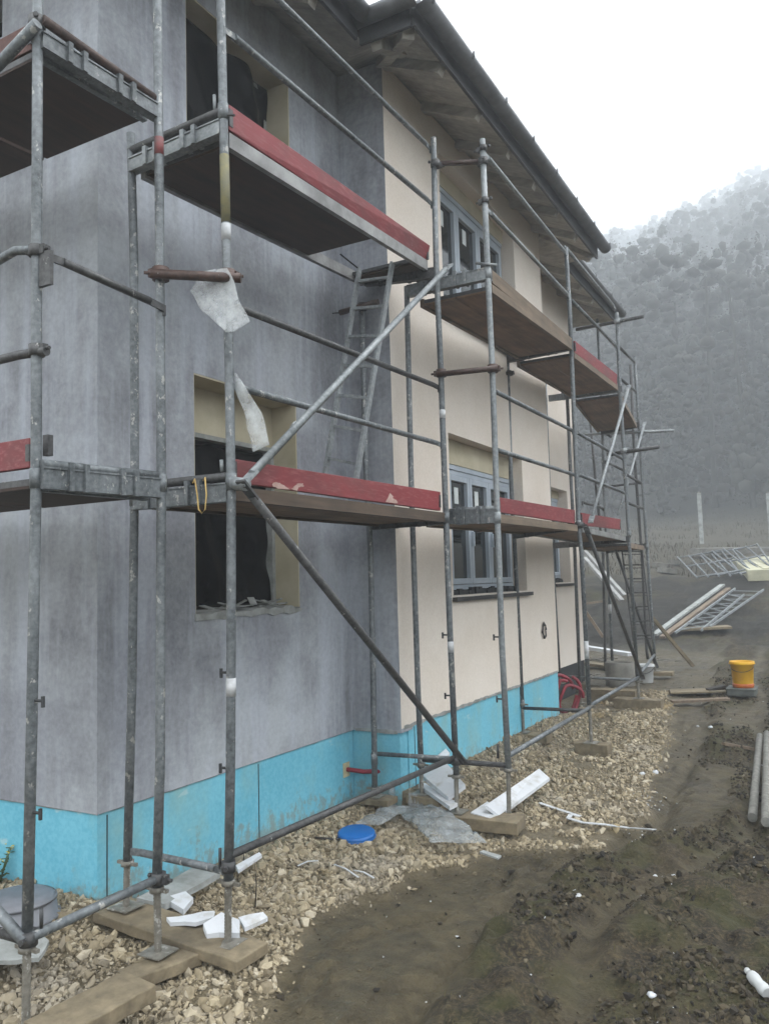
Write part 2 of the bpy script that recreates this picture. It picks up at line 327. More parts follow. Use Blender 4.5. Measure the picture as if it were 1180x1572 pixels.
# ---- loose stones, clods: stuff
ICO_V = np.array([(-1,1.618,0),(1,1.618,0),(-1,-1.618,0),(1,-1.618,0),(0,-1,1.618),(0,1,1.618),(0,-1,-1.618),(0,1,-1.618),(1.618,0,-1),(1.618,0,1),(-1.618,0,-1),(-1.618,0,1)])/1.9
ICO_F = np.array([(0,11,5),(0,5,1),(0,1,7),(0,7,10),(0,10,11),(1,5,9),(5,11,4),(11,10,2),(10,7,6),(7,1,8),(3,9,4),(3,4,2),(3,2,6),(3,6,8),(3,8,9),(4,9,5),(2,4,11),(6,2,10),(8,6,7),(9,8,1)])
def stones(name, P, size, mat, flat=.7, jit=.28):
    n = len(P); q = rng.normal(size=(n,4)); q /= np.linalg.norm(q,axis=1)[:,None]; w,x,y,z = q.T
    Rm = np.stack([1-2*(y*y+z*z),2*(x*y-z*w),2*(x*z+y*w),2*(x*y+z*w),1-2*(x*x+z*z),2*(y*z-x*w),2*(x*z-y*w),2*(y*z+x*w),1-2*(x*x+y*y)],1).reshape(n,3,3)
    sc = np.stack([size*(.75+.5*rng.random(n)), size*(.6+.4*rng.random(n)), size*flat*(.5+.5*rng.random(n))],1)
    v = ICO_V[None]*(1+jit*rng.normal(size=(n,12,1)).clip(-1.6,1.6)) * sc[:,None,:]
    v = np.einsum('nij,nkj->nki', Rm, v) + P[:,None,:]
    f = (ICO_F[None]+np.arange(n)[:,None,None]*12).reshape(-1,3)
    o = npmesh(name, v.reshape(-1,3), f, mat)
    vattr(o, 'tone', np.repeat(rng.random(n), 12)); return o
def m_stone():
    t = NT('limestone gravel'); k = t.attr('tone'); n = t.noise(30, 4); ye = t.noise(1.7, 3, .5, (1,1,1), (3,8,0)); du = t.noise(1.1, 3, .5, (1,1,1), (8,2,0))
    c = t.ramp(k, [(0, lin((92,82,64))),(.3, lin((136,124,100))),(.65, lin((164,151,124))),(.88, lin((182,172,152))),(1, lin((120,110,92)))])
    c = t.mix(.25, c, t.ramp(n, [(.3, lin((72,64,52))),(.7, lin((168,155,132)))])); c = t.mix(t.ramp(ye, [(.62,0),(.74,.4)]), c, lin((160,132,66)))
    c = t.mix(t.ramp(du, [(.55,0),(.72,.55)]), c, lin((128,125,120)))
    return t.fin(c, .9, 0, n, .4, .005)
n = 95000
yy = -1.9+rng.random(n)**1.6*13; xx = rng.uniform(.8, 5.2, n); g, r, far = masks(xx, yy); ok = (r > .5) | (rng.random(n) < .02*(1-g))
ok &= vnoise(xx, yy, .5, 11)+.5*vnoise(xx,yy,.15,12) > -.10+.25*(rng.random(n)-.5)
xx, yy = xx[ok], yy[ok]; sz = np.clip(rng.lognormal(math.log(.0088), .55, len(xx)), .003, .028)
def m_clod():
    t = NT('wet soil clods'); k = t.attr('tone'); n = t.noise(40, 4)
    c = t.ramp(k, [(0, lin((22,18,13))),(.35, lin((42,36,26))),(.65, lin((62,54,39))),(.93, lin((76,67,49))),(1, lin((104,96,78)))]); return t.fin(c, .9, 0, n, .5, .01)
tag(stones('mud_clods', np.stack([xx, yy, H(xx,yy)+sz*.12], 1), sz, m_clod(), .8, .3), kind='stuff', label='dark crumbly clods of dug soil')
# pale crumbs of plaster and polystyrene trodden into the mud
n = 330
yy = -1.8+rng.random(n)**1.3*11; xx = rng.uniform(.6, 4.6, n); g, r, far = masks(xx, yy); ok = g < .6
cl = PZ(1000,1195,0); yy[:70] = cl.y+rng.normal(0,.16,70); xx[:70] = cl.x+rng.normal(0,.10,70)
cl = PZ(980,1240,0); yy[70:110] = cl.y+rng.normal(0,.08,40); xx[70:110] = cl.x+rng.normal(0,.08,40)
xx, yy = xx[ok], yy[ok]; sz = rng.uniform(.002, .010, len(xx))
tag(stones('plaster_crumbs', np.stack([xx, yy, H(xx,yy)+sz*.5], 1), sz, M['eps'], .5), kind='stuff', label='white crumbs of polystyrene and plaster scattered in the mud')

# blades: dry grass on the bank, weeds on the mud
def blades(name, P, h, mat, w=.006):
    n = len(P); a = rng.uniform(0, 2*math.pi, n); lean = rng.uniform(.1, .7, n)*h; dx, dy = np.cos(a), np.sin(a)
    b = a+rng.uniform(-1,1,n)+1.57; wx, wy = np.cos(b)*w*(h/.2+.5), np.sin(b)*w*(h/.2+.5); z0 = np.zeros(n)
    v = np.stack([np.stack([P[:,0]-wx,P[:,1]-wy,P[:,2]-.02],1), np.stack([P[:,0]+wx,P[:,1]+wy,P[:,2]-.02],1),
                  np.stack([P[:,0]+dx*lean*.4+wx*.7,P[:,1]+dy*lean*.4+wy*.7,P[:,2]+h*.6],1), np.stack([P[:,0]+dx*lean*.4-wx*.7,P[:,1]+dy*lean*.4-wy*.7,P[:,2]+h*.6],1),
                  np.stack([P[:,0]+dx*lean,P[:,1]+dy*lean,P[:,2]+h],1)],1)
    base = np.arange(n)[:,None]*5
    f = np.concatenate([base+np.array([[0,1,2]]), base+np.array([[0,2,3]]), base+np.array([[3,2,4]])],0)
    o = npmesh(name, v.reshape(-1,3), f, mat); vattr(o, 'tone', np.repeat(rng.random(n),5)); return o
def m_blade(name, a, b):
    t = NT(name); c = t.ramp(t.attr('tone'), [(0, lin(a)),(1, lin(b))]); return t.fin(c, .8)
n = 8000
yy = rng.uniform(22, 60, n); xx = 3.7 + (yy+3.27)*rng.uniform(-.34, .06, n); ok = vnoise(xx,yy,2.5,13) > -.12; xx, yy = xx[ok], yy[ok]
tag(blades('dry_grass', np.stack([xx,yy,H(xx,yy)],1), rng.uniform(.05,.24,len(xx)), m_blade('dry grass', (44,41,31), (74,68,52)), .012), kind='stuff', label='dry tawny grass on the bank below the forest')
n = 16000
yy = -1.8+rng.random(n)**1.2*16; xx = rng.uniform(1.2, 5.2, n); g, r, far = masks(xx, yy); ok = (r > .7) & (vnoise(xx,yy,.5,14) > .02); xx, yy = xx[ok], yy[ok]
tag(blades('weeds', np.stack([xx,yy,H(xx,yy)],1), rng.uniform(.008,.038,len(xx)), m_blade('trodden weeds', (50,52,26), (100,94,56)), .003), kind='stuff', label='short trodden weeds and straw in the mud')

# ------------------------------------------------------------------ forest on the hillside (one far mass)
def forest():
    SV, SF = np.array(ICO_V), np.array(ICO_F); LOB = []
    tv, tf, lv = [], [], []
    k = 0; n_ = 0; LV = []; TV = []; TF = []
    while k < 1250:
        d = 54+rng.random()**.8*385; x = 3.7+d*rng.uniform(-.36, .08); y = d-3.27
        z = Hs(x, y); h = (7+17*rng.random()**1.3)*(1+.55*np.clip((d-140)/250,0,1)); kind = rng.random(); k += 1
        r0 = .012*h; m = 6; lean = rng.normal(0,.02,2)*h
        for q in (range(2) if d < 72 else ()):
            zz = z-.5 if q == 0 else z+h*.8; rr = r0 if q == 0 else r0*.35
            for a in range(m): TV.append((x+rr*math.cos(a*6.283/m)+lean[0]*q, y+rr*math.sin(a*6.283/m)+lean[1]*q, zz))
        b = n_*12; n_ += d < 72
        for a in (range(m) if d < 72 else ()): TF.append((b+a, b+(a+1)%m, b+6+(a+1)%m, b+6+a))
        N = int(np.clip(120000/d, 420, 1300)); low = float(np.clip((110-d)/50, 0, 1)); h *= 1-.45*low*rng.random()
        if kind < .28:      # conifer: layered cone with ragged tiers
            t = rng.random(N)**.75; nc = 110 if d < 270 else 70; tq = np.sqrt(rng.random(nc)); aq = rng.uniform(0,6.283,nc); rq = h*.13*tq*rng.random(nc)**.5
            LOB.append(np.stack([x+rq*np.cos(aq), y+rq*np.sin(aq), z+h*(.10+.86*(1-tq)), h*(.010+.024*tq)*rng.uniform(.7,1.3,nc), h*(.024+.018*tq), 0*tq],1)); hh = z+h*((.18-.16*low)+(.84+.16*low)*(1-t)); rad = h*.12*t*(.55+.45*np.sin(t*26+rng.random()*6)**2)+.15; a = rng.uniform(0,6.283,N); u = np.sqrt(rng.random(N))
            P = np.stack([x+rad*u*np.cos(a), y+rad*u*np.sin(a), hh-.1*rad],1); s = rng.uniform(.2,.45,N)*h/13*(70/N)**.5
        else:              # broadleaf, half bare: clumps on a few limbs
            nc = 130 if d < 270 else 80; hz = rng.uniform(.34-.30*low,.97,nc); wd = h*(.08+.20*np.sqrt(np.clip(1-((hz-.55)/.46)**2,0,1))); aq = rng.uniform(0,6.283,nc); C = np.stack([x+wd*np.cos(aq)*rng.random(nc)**.5, y+wd*np.sin(aq)*rng.random(nc)**.5, z+h*hz],1); w = rng.integers(0,nc,N); LOB.append(np.column_stack([C, np.full(nc,.35*h/nc**.5)*rng.uniform(.5,1.35,nc), np.full(nc,.28*h/nc**.5)*rng.uniform(.5,1.35,nc), np.zeros(nc)]))
            P = C[w]+np.clip(rng.normal(0,1,(N,3)),-1.5,1.5)*np.array([.40,.40,.32])*h/nc**.5; s = rng.uniform(.2,.45,N)*h/13*(70/N)**.5
        LOB[-1][:,5] = tone = rng.random()
        LV.append(np.concatenate([P, s[:,None], np.full((N,1), tone)+.10*rng.normal(size=(N,1))],1))
    L = np.concatenate(LV); n = len(L); a = rng.normal(size=(n,3)); a /= np.linalg.norm(a,axis=1)[:,None]
    b = np.cross(a, rng.normal(size=(n,3))); b /= np.linalg.norm(b,axis=1)[:,None]; s = L[:,3:4]; c = L[:,:3]
    v = np.stack([c-a*s, c+b*s*.6, c+a*s, c-b*s*.6],1).reshape(-1,3); f = np.arange(n*4).reshape(n,4)
    LB = np.concatenate(LOB); nl = len(LB); jj = 1+.22*rng.normal(size=(nl,len(SV),1)).clip(-1.6,1.6)
    lv_ = (SV[None]*jj*np.stack([LB[:,3],LB[:,3],LB[:,4]],1)[:,None,:]+LB[:,None,:3]).reshape(-1,3); lf_ = (SF[None]+np.arange(nl)[:,None,None]*len(SV)).reshape(-1,3); lt_ = np.repeat(LB[:,5], len(SV))
    TVa = np.array(TV); nq = len(TVa)+len(v); v2 = np.concatenate([TVa, v, lv_]); lf4 = np.concatenate([lf_, lf_[:,2:3]], 1); f2 = np.concatenate([np.array(TF), f+len(TVa)]); tri = lf_+nq
    t = NT('forest foliage'); k = t.attr('tone'); cc = t.ramp(k, [(0, lin((36,40,35))),(.5, lin((43,44,38))),(1, lin((51,49,42)))]); m = t.fin(cc, .9)
    o = npmesh('forest', v2, f2, m, tris=tri); vattr(o, 'tone', np.concatenate([np.full(len(TVa), .5), np.repeat(L[:,4],4), lt_]))
    return tag(o, kind='stuff', label='misty mixed forest on the hillside behind the site')
forest()

# ------------------------------------------------------------------ house
XB, YR, YE, YH, DEP = .46, 2.74, 7.02, 9.87, -8.0      # bay plane, return, bay end, house end, depth
PT, PTB, TOP = .548, .582, 6.38
house = thing('house', 'unfinished two storey house with grey basecoat, cream plaster and a blue insulation plinth', 'house', (0,0,0))
def wall_panel(name, mat, o, u, n, us, vs, holes, th, lab=None):
    """wall in plane through o with horizontal axis u, outward normal n, openings cut out with reveals"""
    mb = MB(); o = Vector(o); u = Vector(u); n = Vector(n)
    U = sorted(set([us[0], us[1]]+[x for h in holes for x in h[:2]])); W = sorted(set([vs[0], vs[1]]+[x for h in holes for x in h[2:4]]))
    pt = lambda a, b, d: o+u*a+Vector((0,0,b))-n*d
    hole = lambda a, b: any(h[0] < a < h[1] and h[2] < b < h[3] for h in holes)
    flip = u.cross(Vector((0,0,1))).dot(n) < 0
    def q(*p): mb.add(p[::-1] if flip else p, [(0,1,2,3)])
    for i in range(len(U)-1):
        for j in range(len(W)-1):
            if hole((U[i]+U[i+1])/2, (W[j]+W[j+1])/2): continue
            a,b,c,d = U[i],U[i+1],W[j],W[j+1]
            q(pt(a,c,0),pt(b,c,0),pt(b,d,0),pt(a,d,0)); q(pt(a,d,th),pt(b,d,th),pt(b,c,th),pt(a,c,th))
    for a,b,c,d in [h[:4] for h in holes]+[(us[1],us[0],vs[0],vs[1])]:
        q(pt(a,c,0),pt(a,d,0),pt(a,d,th),pt(a,c,th)); q(pt(b,d,0),pt(b,c,0),pt(b,c,th),pt(b,d,th))
        q(pt(min(a,b),c,th),pt(max(a,b),c,th),pt(max(a,b),c,0),pt(min(a,b),c,0)); q(pt(min(a,b),d,0),pt(max(a,b),d,0),pt(max(a,b),d,th),pt(min(a,b),d,th))
    w = mb.build(name, mat, house)
    if lab: w['label'] = lab
    return w
# openings (y0,y1,z0,z1)
GL = (.81, 1.99, 1.60, 3.23); GU = (.76, 1.97, 4.62, 5.92)
CL = (3.87, 5.96, 1.64, 3.22); CU = (3.88, 6.00, 4.44, 6.06); RL = (8.45, 9.32, 1.70, 3.13)
gx = PY(4, 40, 0).x; GG = (-1.9, gx, PY(4, 56, 0).z, 5.95)
wall_panel('front_wall', M['grey'], (0,0,0), (0,1,0), (1,0,0), (.003,YR+.3), (PT,TOP), [GL,GU], .34, 'mottled grey basecoat wall with two open windows')
wall_panel('gable_wall', M['grey'], (0,0,0), (1,0,0), (0,-1,0), (DEP,-.002), (PT,TOP), [GG], .34)
wall_panel('return_wall', M['grey'], (0,YR,0), (1,0,0), (0,-1,0), (-.2,XB-.001), (PT,TOP), [], .2, 'narrow grey return wall beside the cream bay')
wall_panel('bay_wall', M['cream'], (XB,0,0), (0,1,0), (1,0,0), (YR+.001,YE), (PTB,TOP), [CL,CU], .34, 'smooth cream plastered bay wall')
wall_panel('recessed_wall', M['cream'], (0.004,0,0), (0,1,0), (1,0,0), (YE-.3,YH), (PT-.1,TOP), [RL], .34, 'cream wall set back beyond the bay')
MB().box((0.1,YE-.2,PT),(XB-.34,YE-.001,TOP)).build('bay_side_wall', M['cream'], house)
MB().box((DEP,YH-.3,-.3),(-.02,YH-.001,TOP)).build('far_gable_wall', M['cream'], house)
MB().box((DEP,.0,-.3),(DEP+.3,YH-.31,TOP)).build('rear_wall', M['cream'], house)
MB().box((DEP+.31,.35,3.55),(-.35,YH-.35,3.85)).build('storey_floor', M['inter'], house)
MB().box((DEP+.31,.35,.3),(-.35,YH-.35,.42)).build('ground_floor', M['inter'], house)
MB().box((DEP+.31,.35,TOP-.12),(-.35,YH-.35,TOP)).build('attic_floor', M['inter'], house)
MB().box((-3,.35,.43),(-2.85,YH-.35,3.54)).build('inner_wall', M['inter'], house)
MB().box((-3,.35,3.86),(-2.85,YH-.35,TOP-.13)).build('inner_wall', M['inter'], house)
# plinth, slightly recessed below the drip edge
rc = .012
def plinth(mb): return mb.build('plinth', M['blue'], house)
plinth(MB().box((-.14,-.0+rc,-.4),(-rc,YR,PT-.004)))
plinth(MB().box((DEP,rc,-.4),(-.1402,.15,PT-.004)))
plinth(MB().box((-.13,YR+rc,-.4),(XB-rc-.012,YR+.14,PT-.004)))
plinth(MB().box((XB-.15,YR+.145,-.4),(XB-rc,YE,PTB-.004)))
pb = MB().box((-.15,YE-.2,-.4),(0.002-rc,YH,PT-.104)).build('plinth', M['bitumen'], house); pb['label'] = 'black bitumen coated plinth'
# board joints in the insulation: narrow trims that stand a little proud
for (x0,x1,y0,y1) in ((-.0115,-.0065,.078,.082),(-.0115,-.0065,1.45,1.4535)):
    MB().box((x0,y0,-.3),(x1,y1,PT-.02)).build('plinth_joint', M['sill'], house)
MB().box((XB-rc+.0005,YR+.25,-.3),(XB-rc+.004,YR+.2545,PTB-.02)).build('plinth_joint', M['sill'], house)
# base profile: rough torn render edge on top of the plinth
def ragged(name, a, b, n, mat, h=.03, d=.012):
    mb = MB(); a = Vector(a); b = Vector(b); n = Vector(n); L = (b-a).length; k = int(L/.05)
    top = [a+(b-a)*i/k+Vector((0,0,.012+.012*random.random())) for i in range(k+1)]; bot = [a+(b-a)*i/k-Vector((0,0,h*(.2+.8*random.random()))) for i in range(k+1)]
    for i in range(k): mb.hexa([bot[i],bot[i+1],top[i+1],top[i]], n*d)
    return mb.build(name, mat, house)
ragged('base_profile', (-.008,.02,PT), (-.008,YR-.02,PT), (1,0,0), M['concrete'], .006, .006)
ragged('base_profile', (-1.8,.008,PT), (-.02,.008,PT), (0,-1,0), M['concrete'], .006, .006)
ragged('base_profile', (.02,YR+.008,PT), (XB-.04,YR+.008,PT), (0,-1,0), M['epsd'], .014, .010)
ragged('base_profile', (XB-.008,YR+.05,PTB), (XB-.008,YE-.02,PTB), (1,0,0), M['epsd'], .016, .0095)
# pale corner bead
MB().box((-.004,-.004,PT-.002),(.003,.003,TOP-.01)).build('corner_bead', M['grey'], house)

# window openings of the grey wall: cream reveals, lintel box, torn black film behind
def rough_opening(o, dz_box):
    y0,y1,z0,z1 = o
    w = tag(thing('window_opening', None, None, (0,y0,z0)), None)
    w.parent = house; w.matrix_parent_inverse = WM(house).inverted()
    MB().box((-.33,y1-.012,z0+.02),(-.002,y1+.03,z1)).build('reveal', M['reveal'], w)
    MB().box((-.33,y0-.03,z0+.02),(-.004,y0+.008,z1)).build('reveal', M['reveal'], w)
    MB().box((-.32,y0+.009,z1-.012),(-.004,y1-.013,z1+.02)).build('lintel', M['reveal'], w)
    MB().box((-.30,y0+.009,z1-dz_box),(-.235,y1-.013,z1-.013)).build('shutter_box', M['reveal'], w)
    MB().box((-.30,y0+.009,z1-dz_box-.035),(-.225,y1-.013,z1-dz_box-.001)).build('shutter_rail', M['epsd'], w)
    MB().box((-.30,y1-.05,z0+.03),(-.22,y1-.0125,z1-dz_box-.036)).build('frame_batten', M['epsd'], w)
    return w
rough_opening(GL, .34); rough_opening(GU, .02)
# torn sill of the lower opening
mb = MB(); k = 60; prof = []
for i in range(k+1):
    y = GL[0]-.012+i*(GL[1]-GL[0]+.024)/k; w1 = float(vnoise(y, 0, .13, 51)); w2 = float(vnoise(y, 0, .09, 52)); w3 = float(vnoise(y, 0, .07, 53))
    x = .012+.02*w1; zb = GL[2]-.022+.03*w2; zt = GL[2]+.022+.03*w3; prof.append([(-.30,y,zb),(x,y,zb),(x-.004,y,zt),(-.30,y,zt)])
vs = [p for q in prof for p in q]; fs = [(i*4+j, i*4+(j+1)%4, (i+1)*4+(j+1)%4, (i+1)*4+j) for i in range(k) for j in range(4)]; fs = [f[::-1] for f in fs]+[(0,1,2,3),(k*4+3,k*4+2,k*4+1,k*4)]
mb.add(vs, fs)
sl = mb.build('broken_sill', M['epsd'], house)
mb = MB()
for i in range(22):
    y = random.uniform(GL[0]+.35,GL[1]-.1); x = random.uniform(-.25,-.05); a = random.random()*6.28; l = random.uniform(.05,.16); z = GL[2]+.035+random.random()*.03
    mb.bar((x,y,z),(x+math.cos(a)*l,y+math.sin(a)*l,z+random.uniform(-.01,.05)),.05,.008)
tag(mb.build('mortar_scraps', M['epsd']), 'torn paper and mortar scraps lying on the broken sill of the lower grey window', 'debris', kind='stuff')

def film(name, y0, y1, z0, z1, x, amp, label, tear=0.0):
    nu, nv = 40, 40; v = []
    for j in range(nv+1):
        for i in range(nu+1):
            a, b = i/nu, j/nv; y = y0+(y1-y0)*a; z = z0+(z1-z0)*b
            v.append((x+amp*(1.6*float(vnoise(y*2.2+z*.7, z*.5, .45, 21))+.8*float(vnoise(y, z, .16, 22)))*1.0, y, z - (tear*max(0,float(vnoise(y, y*0, .12, 23))) if j == nv else 0)))
    f = [(j*(nu+1)+i, j*(nu+1)+i+1, (j+1)*(nu+1)+i+1, (j+1)*(nu+1)+i) for j in range(nv) for i in range(nu)]
    mb = MB().add(v, f, True); o = mb.build(name, M['black']); s = o.modifiers.new('thick','SOLIDIFY'); s.thickness = .003
    return tag(o, label, 'plastic sheet', 'black plastic sheets in the open windows')
film('plastic_sheet', GU[0]+.01, GU[1]-.014, GU[2]+.02, GU[3]-.014, -.185, .06, 'crumpled black plastic sheet closing the upper window of the grey wall')
film('plastic_sheet', GL[0]+.01, GL[1]-.055, GL[2]+.06, GL[3]-.385, -.275, .05, 'black plastic sheet closing the lower window of the grey wall', .1)

# glazed windows
def frame_rect(mb, x0, x1, y0, y1, z0, z1, w):
    mb.box((x0,y0,z0),(x1,y0+w,z1)); mb.box((x0,y1-w,z0),(x1,y1,z1)); mb.box((x0,y0+w,z0),(x1,y1-w,z0+w)); mb.box((x0,y0+w,z1-w),(x1,y1-w,z1)); return mb
def glazed(xw, o, box_h, sashes, label, sill=True, yl=0.0):
    y0,y1,z0,z1 = o; w = thing('window', None, None, (xw,y0,z0)); w['label'] = label
    w.parent = house; w.matrix_parent_inverse = WM(house).inverted()
    xi = xw-.16; fy0, fy1, fz0, fz1 = y0+.02+yl, y1-.02, z0+.05, z1-box_h
    MB().box((xi-.05,y0+.001,fz1+.001),(xi+.02,y1-.001,z1-.001)).build('shutter_box', M['reveal'], w)
    MB().box((xi-.06,fy0,fz1-.05),(xi+.012,fy1,fz1)).build('head_profile', M['pvc'], w)
    fz1 -= .051
    frame_rect(MB(), xi-.07, xi, fy0, fy1, fz0, fz1, .05).build('frame', M['pvc'], w, .004)
    n = len(sashes); cuts = [fy0+.05]; tot = fy1-fy0-.10
    for s in sashes: cuts.append(cuts[-1]+tot*s)
    for i in range(n):
        a, b = cuts[i]+.004, cuts[i+1]-.004
        frame_rect(MB(), xi-.055, xi+.016, a, b, fz0+.054, fz1-.054, .06).build('sash', M['pvc'], w, .005)
        MB().box((xi-.035,a+.06,fz0+.114),(xi-.025,b-.06,fz1-.114)).build('pane', M['glass'], w)
        if i < 2:
            ym = (a+b)/2; zt = fz1-.17
            MB().box((xi-.0245,ym-.055,zt-.17),(xi-.022,ym+.045,zt)).build('label_sticker', M['paper'], w)
        if i == 0 and n > 2: pass
        if i in (1,2): MB().box((xi+.017,cuts[i]-.012,fz0+.45),(xi+.05,cuts[i]+.012,fz0+.60)).build('handle', M['pvc'], w)
    if sill:
        MB().box((xi-.0,y0-.03,z0-.055),(xw+.055,y1+.06,z0-.015)).build('sill', M['sill'], w)
        mb = MB()
        for i in range(30):
            y = fy0+(fy1-fy0)*i/30; mb.box((xi-.05,y,z0-.012),(xi+.02+.02*random.random(),y+.075,z0+.045*random.random()+.03))
        mb.build('foam_gap', M['bitumen'], w)
    return w
glazed(XB, CL, .255, (.31,.31,.38), 'three sash pale window with dark sill and stickers on the ground floor', yl=.22)
glazed(XB, CU, .165, (.31,.31,.38), 'three sash pale window with stickers on the upper floor', yl=.05)
w3 = glazed(.004, RL, .12, (1.0,), 'small window with dark sill in the recessed wall')

# roof: eaves polygons, soffit boards, rafters, fascia, gutter
ZE, SL, OV = 6.13, .46, .60
roof = bpy.data.objects.new('roof', None); COL.objects.link(roof); roof.location = (0,0,ZE); roof.parent = house; roof.matrix_parent_inverse = WM(house).inverted()
EX0, EX1 = OV, XB+OV; Y0, Y1, Y2, Y3 = -OV, YR-OV, YE+OV, YH+.72; T = 2.7
def z_(t): return ZE+t*SL
polys = [[(EX1,Y1,0),(EX1,Y2,0),(EX1-T,Y2-T,T),(EX1-T,Y1+T,T)], [(EX0,Y1,0),(EX1,Y1,0),(EX1-T,Y1+T,T),(EX0-T,Y1+T,T)], [(EX1,Y2,0),(EX0,Y2,0),(EX0-T,Y2-T,T),(EX1-T,Y2-T,T)],
         [(EX0,Y0,0),(EX0,Y1,0),(EX0-T,Y1+T,T),(EX0-T,Y0+T,T)], [(DEP-OV,Y0,0),(EX0,Y0,0),(EX0-T,Y0+T,T),(DEP-OV+T,Y0+T,T)], [(EX0,Y2,0),(EX0,Y3,0),(EX0-T,Y3-T,T),(EX0-T,Y2-T,T)],
         [(EX0,Y3,0),(DEP-OV,Y3,0),(DEP-OV+T,Y3-T,T),(EX0-T,Y3-T,T)], [(DEP-OV,Y3,0),(DEP-OV,Y0,0),(DEP-OV+T,Y0+T,T),(DEP-OV+T,Y3-T,T)]]
so, ti = MB(), MB()
for p in polys:
    q = [Vector((x,y,z_(t))) for x,y,t in p]; so.hexa(q, (0,0,.03)); ti.hexa([a+Vector((0,0,.13)) for a in q], (0,0,.05))
so.build('soffit', M['soffit'], roof); ti.build('tiles', M['tile'], roof)
MB().box((DEP-OV+T,Y0+T,z_(T)+.1),(EX0-T+.5,Y3-T,z_(T)+.18)).build('ridge_cap', M['tile'], roof)
def eave(a, b, n):
    a = Vector((*a, ZE)); b = Vector((*b, ZE)); n = Vector((*n, 0)); d = (b-a).normalized()
    q = [a+Vector((0,0,-.025)), b+Vector((0,0,-.035)), b+Vector((0,0,.17)), a+Vector((0,0,.17))]; MB().hexa(q, n*.028).build('fascia', M['fascia'], roof)
    mb = MB(); r = .078; seg = 12; c0 = n*.112+Vector((0,0,.135)); vs = []
    ext = .10
    for p in (a-d*(ext if eave.ea else 0), b+d*(ext if eave.eb else -.0)):
        for rr in (r, r-.006):
            for k in range(seg+1):
                t = math.pi*(k/seg); vs.append(p+c0+n*(-math.cos(t))*rr+Vector((0,0,-math.sin(t)*rr)))
    m = seg+1; fs = []
    for k in range(seg): fs += [(k,k+1,2*m+k+1,2*m+k), (m+k+1,m+k,3*m+k,3*m+k+1), (k+1,k,m+k,m+k+1), (2*m+k,2*m+k+1,3*m+k+1,3*m+k)]
    fs += [(0,2*m,3*m,m),(seg,m+seg,3*m+seg,2*m+seg)]
    mb.add(vs, fs, True); mb.build('gutter', M['gutter'], roof)
    L = (b-a).length; kk = max(1, int(L/.75))
    for i in range(kk+1):
        p = a+d*(L*i/kk)+c0; MB().hexa([p-d*.015+n*(r-.002), p+d*.015+n*(r-.002), p+d*.015+n*(r+.012)+Vector((0,0,.02)), p-d*.015+n*(r+.012)+Vector((0,0,.02))], (0,0,-.04)).build('gutter_bracket', M['gutter'], roof)
for a, b, n, ea, eb in (((EX1,Y1),(EX1,Y2),(1,0),1,1), ((EX0,Y1),(EX1,Y1),(0,-1),0,1), ((EX0,Y0),(EX0,Y1-.1),(1,0),1,0), ((EX0,Y2+.1),(EX0,Y3),(1,0),0,1), ((DEP,Y0),(EX0,Y0),(0,-1),0,1)):
    eave.ea, eave.eb = ea, eb; eave(a, b, n)
def rafter(x, y, n):
    a = Vector((x,y,ZE+.0)); n = Vector((*n,0)); q0 = a-n*.03+Vector((0,0,.03*SL-.047)); q1 = a-n*(OV-.001)+Vector((0,0,(OV)*SL-.047))
    mb = MB(); mb.bar(q0, q1, .09, .09); mb.build('rafter', M['soffit'], roof)
for y in (-.0,.75,1.5): rafter(EX0, y, (1,0))
for y in (2.75,3.55,4.35,5.15,5.95,6.75): rafter(EX1, y, (1,0))
for y in (7.9,8.6,9.3,10.0): rafter(EX0, y, (1,0))
for x in (.72,): rafter(x, Y1, (0,-1))
for (x,y,sx,sy) in ((EX1,Y1,-1,1),(EX1,Y2,-1,-1)):
    a = Vector((x+sx*.06,y+sy*.06,ZE+.06*SL-.05)); b = Vector((x+sx*OV,y+sy*OV,ZE+OV*SL-.05)); MB().bar(a,b,.10,.09).build('hip_rafter', M['soffit'], roof)
# conduit with blue taped end from the plinth, cable coil on the cream wall
a = PX(533,1181,0); b = PX(585,1184,.24); c = PX(607,1181,.33); a.x = -.02
MB().tube([a, a.lerp(b,.5)+Vector((0,0,-.012)), b], .019, 12).build('conduit', M['redpipe'], house)
MB().tube([b, b.lerp(c,.6), c], [.021,.022,.012], 12).build('conduit_tape', M['bluetape'], house)
MB().box((-.0115,a.y-.05,a.z-.06),(-.004,a.y+.045,a.z+.055)).build('plinth_cutout', M['foam'], house)
c = PX(833,968,XB); mb = MB()
for k in range(5):
    pts = [c+Vector((.012+.012*random.random(), .06*math.cos(t/8*6.28)+random.uniform(-.02,.02), .085*math.sin(t/8*6.28)+random.uniform(-.02,.02))) for t in range(8+k%2)]
    mb.tube(pts, .006, 6)
mb.build('cable_coil', M['cable'], house)

